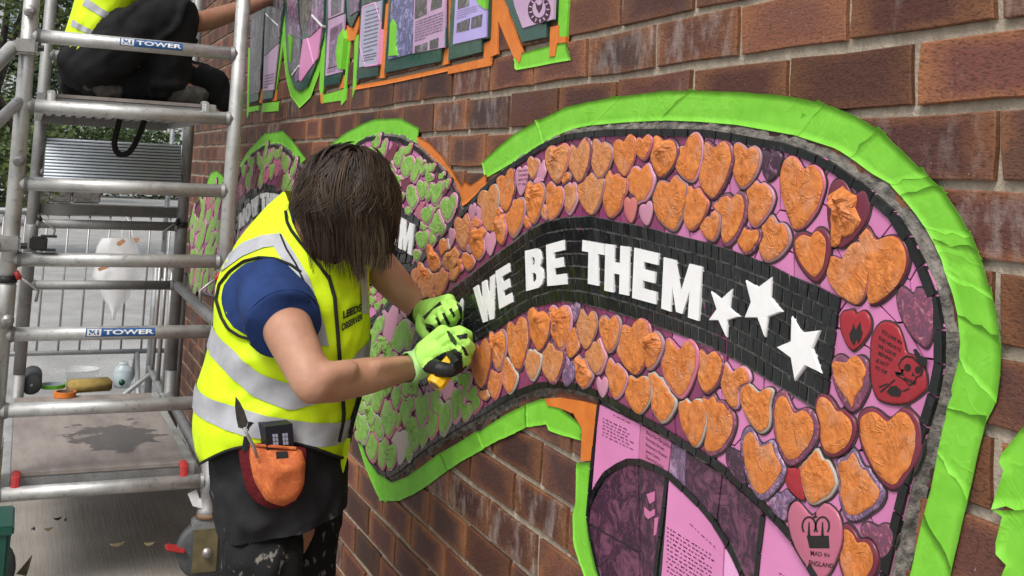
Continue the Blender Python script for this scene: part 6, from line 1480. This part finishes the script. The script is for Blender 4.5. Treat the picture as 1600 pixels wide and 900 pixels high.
wob([limb([P3(142, 132, Y2-.12), P3(158, 138, Y2-.12), P3(178, 143, Y2-.12)], [.036, .042, .036])], .008, .003, 30, 'boot', 'boot', w2); wob([limb([P3(256, 140, Y2-.1), P3(285, 147, Y2-.12), P3(312, 150, Y2-.12)], [.05, .044, .034])], .008, .003, 30, 'boot', 'boot', w2); wob([limb([P3(340, 138, Y2+.12), P3(350, 158, Y2+.1)], [.05, .045])], .008, .003, 30, 'boot', 'trouser2', w2)
v2 = Loft([(-190,165,232,Y2,.12),(-120,140,250,Y2,.17),(-60,128,240,Y2,.18),(-20,121,232,Y2,.18),(0,118,222,Y2,.18),(20,113,208,Y2,.185),(40,107,196,Y2,.19),(60,101,186,Y2,.19),(80,98,168,Y2,.19),(104,103,140,Y2,.17)], 60, .88, (.016, 2.2))
vv = mk('vest', v2.mesh(-190, 90, 40, 0, None, lambda th: -26*math.cos(th)-6), MT['hivis'], w2, None, True)
mk('reflective_band', v2.patch([(134,-4),(160,14),(185,28),(206,26)], [(128,8),(152,22),(180,38),(199,34)], .004, 20, 4), MT['reflective'], vv, None, True); mk('reflective_band', v2.patch([(113,30),(125,38),(142,46),(150,50)], [(110,40),(122,46),(136,52),(146,56)], .004, 16, 4), MT['reflective'], vv, None, True)
mk('hair', ball(P3(222, -245, Y2), (.098, .095, .11)), MT['hair_base'], w2, None, True)
# ------------------------------------------------------------------ things lying on the lower deck
DK = PL-1.055
def deck_at(x, y): return at_z(x, y, DK)
p = deck_at(48, 617); rl = thing('rubber_roll', tuple(p), 'dark grey rolled mat at the left corner of the lower deck', 'roll')
d = (deck_at(50, 590)-deck_at(48, 617)).normalized(); c0 = p+Vector((0, 0, .043)); mk('roll_body', tube([c0-d*.004, c0, c0+d*.24, c0+d*.244], [.038, .0425, .0425, .038], 24), MT['rubber'], rl, None, True); mk('roll_core', tube([c0-d*.0055, c0-d*.003], .006, 10), MT['alu_dark'], rl)
p = deck_at(127, 598); tb_ = thing('plastic_tub', tuple(p), 'clear plastic tub behind the yellow sponge on the lower deck', 'tub')
mk('tub_wall', lathe(p, [(.002,.002), (.06,.002), (.064,.006), (.075,.06), (.079,.064), (.079,.066), (.073,.064), (.062,.008), (.002,.005)]), MT['clear'], tb_, None, True)
mk('tub_rim', tube([p+Vector((0,0,.058)), p+Vector((0,0,.066))], [.0775, .0785], 28, False), MT['clear'], tb_, None, True)
p = deck_at(139, 611); sp_ = mk('sponge', box(p+Vector((0,0,.027)), (.185, .085, .05), Matrix.Rotation(rad(8), 3, 'Z'), .007), MT['sponge'], None, p, True); props(sp_, 'used yellow sponge block on the lower deck, beside the clear bottle', 'sponge')
p = deck_at(190, 606); bo = thing('plastic_bottle', tuple(p), 'clear plastic bottle with a green cap lying toward the camera on the lower deck', 'bottle')
mk('bottle_body', tube([p+Vector((0,0,z)) for z in (.002, .006, .02, .075, .092, .104, .108, .116)], [.03, .037, .041, .041, .036, .024, .021, .021], 24), MT['bottle'], bo, None, True)
q = p+Vector((-.005, -.042, .034)); mk('bottle_cap', tube([q, q+Vector((0, -.012, 0))], .0135, 16), MT['bin_green'], bo, None, True)
mk('bottle_water', tube([p+Vector((0,0,z)) for z in (.004, .05, .07)], [.034, .038, .036], 20), MT['bottle'], bo, None, True)
mk('bottle_neck', tube([p+Vector((0,0,.106)), p+Vector((0,0,.120))], .0225, 18), MT['clear'], bo, None, True)
def ring(name, x, y, R0, R1, h, mats, label):
    p = deck_at(x, y); t = thing(name, tuple(p), label, 'tape roll', 'rolls of tape on the lower deck')
    mk('tape_wound', lathe(p, [(R1, .002), (R0, .002), (R0, h), (R1, h)], 30), MT[mats[0]], t, None, False)
    mk('cardboard_core', lathe(p, [(R1, .003), (R1, h+.001), (R1-.004, h+.001), (R1-.004, .003)], 30), MT[mats[1]], t, None, False)
ring('tape_roll', 101, 620, .047, .038, .024, ('castor_ring_o', 'wood') if 'castor_ring_o' in MT else ('tape_orange', 'wood'), 'orange roll of tape lying flat in front of the yellow sponge')
ring('tape_roll', 82, 606, .055, .046, .018, ('tape_green', 'sheet_blue'), 'green roll of tape lying flat between the dark roll and the sponge')
# ------------------------------------------------------------------ bits on the ground
gb = thing('green_crate', tuple(at_z(2, 905, 0)), 'dark green plastic box cut off by the lower left corner', 'box'); c = at_y(-26, 872, 3.62)
mk('crate_body', box((c.x, 3.66, c.z/2+.03), (.14, .2, c.z+.14), None, .012), MT['bin_green'], gb); mk('crate_rim', box((c.x, 3.66, c.z+.092), (.155, .215, .03), None, .006), MT['bin_green'], gb)
sc = thing('card_scrap', tuple(at_z(38, 880, .1)), 'torn bent card scrap beside the dark green box', 'scrap')
q = [at_z(25, 897, .108), at_z(46, 872, .2), at_z(49, 868, .205), at_z(45, 884, .15), at_z(40, 900, .108)]; mk('scrap_sheet', (q+[p+Vector((.003, .006, -.002)) for p in q], [(0,1,2,3,4), (9,8,7,6,5)]+[(i, i+5, (i+1) % 5+5, (i+1) % 5) for i in range(5)]), MT['castor_tan'], sc)
for k, (x, y, l, w, a, lab) in enumerate([(183, 850, .05, .016, .2, 'pale dry leaf on the concrete, left of its twin by the castor'), (233, 849, .035, .014, -.1, 'pale dry leaf on the concrete nearest the castor'), (75, 826, .03, .011, .1, 'cigarette end sized pale chip lying at the left of the concrete'), (52, 826, .018, .013, 1.2, 'dark crumb beside the pale chip on the concrete'), (102, 812, .02, .008, 1.4, 'dark splinter on the concrete below the puddled deck'), (268, 821, .022, .012, .6, 'small grey crumb on the concrete right of the middle'), (90, 810, .03, .006, .4, 'thin dark twig on the concrete left of the splinter')]):
    p = at_z(x, y, .108+.004); nm = 'dry_leaf' if k < 2 else 'debris'
    V = []; n = 8
    for i in range(n):
        t = 2*math.pi*i/n; u, v = math.cos(t)*l/2*(1+.2*nz(i, k, 1)), math.sin(t)*w/2; V.append(p+Vector((u*math.cos(a)-v*math.sin(a), u*math.sin(a)+v*math.cos(a), .004*math.cos(2*t)+.002)))
    V += [v-Vector((0, 0, .005)) for v in V]
    o = mk(nm, (V, [tuple(range(n))]+[(i, i+n, (i+1) % n+n, (i+1) % n) for i in range(n)]), MT['leaf_dry'] if k in (0, 1, 2, 5) else MT['bark'], None, p); props(o, lab, 'leaf' if k < 2 else 'debris', 'dry scraps on the concrete')
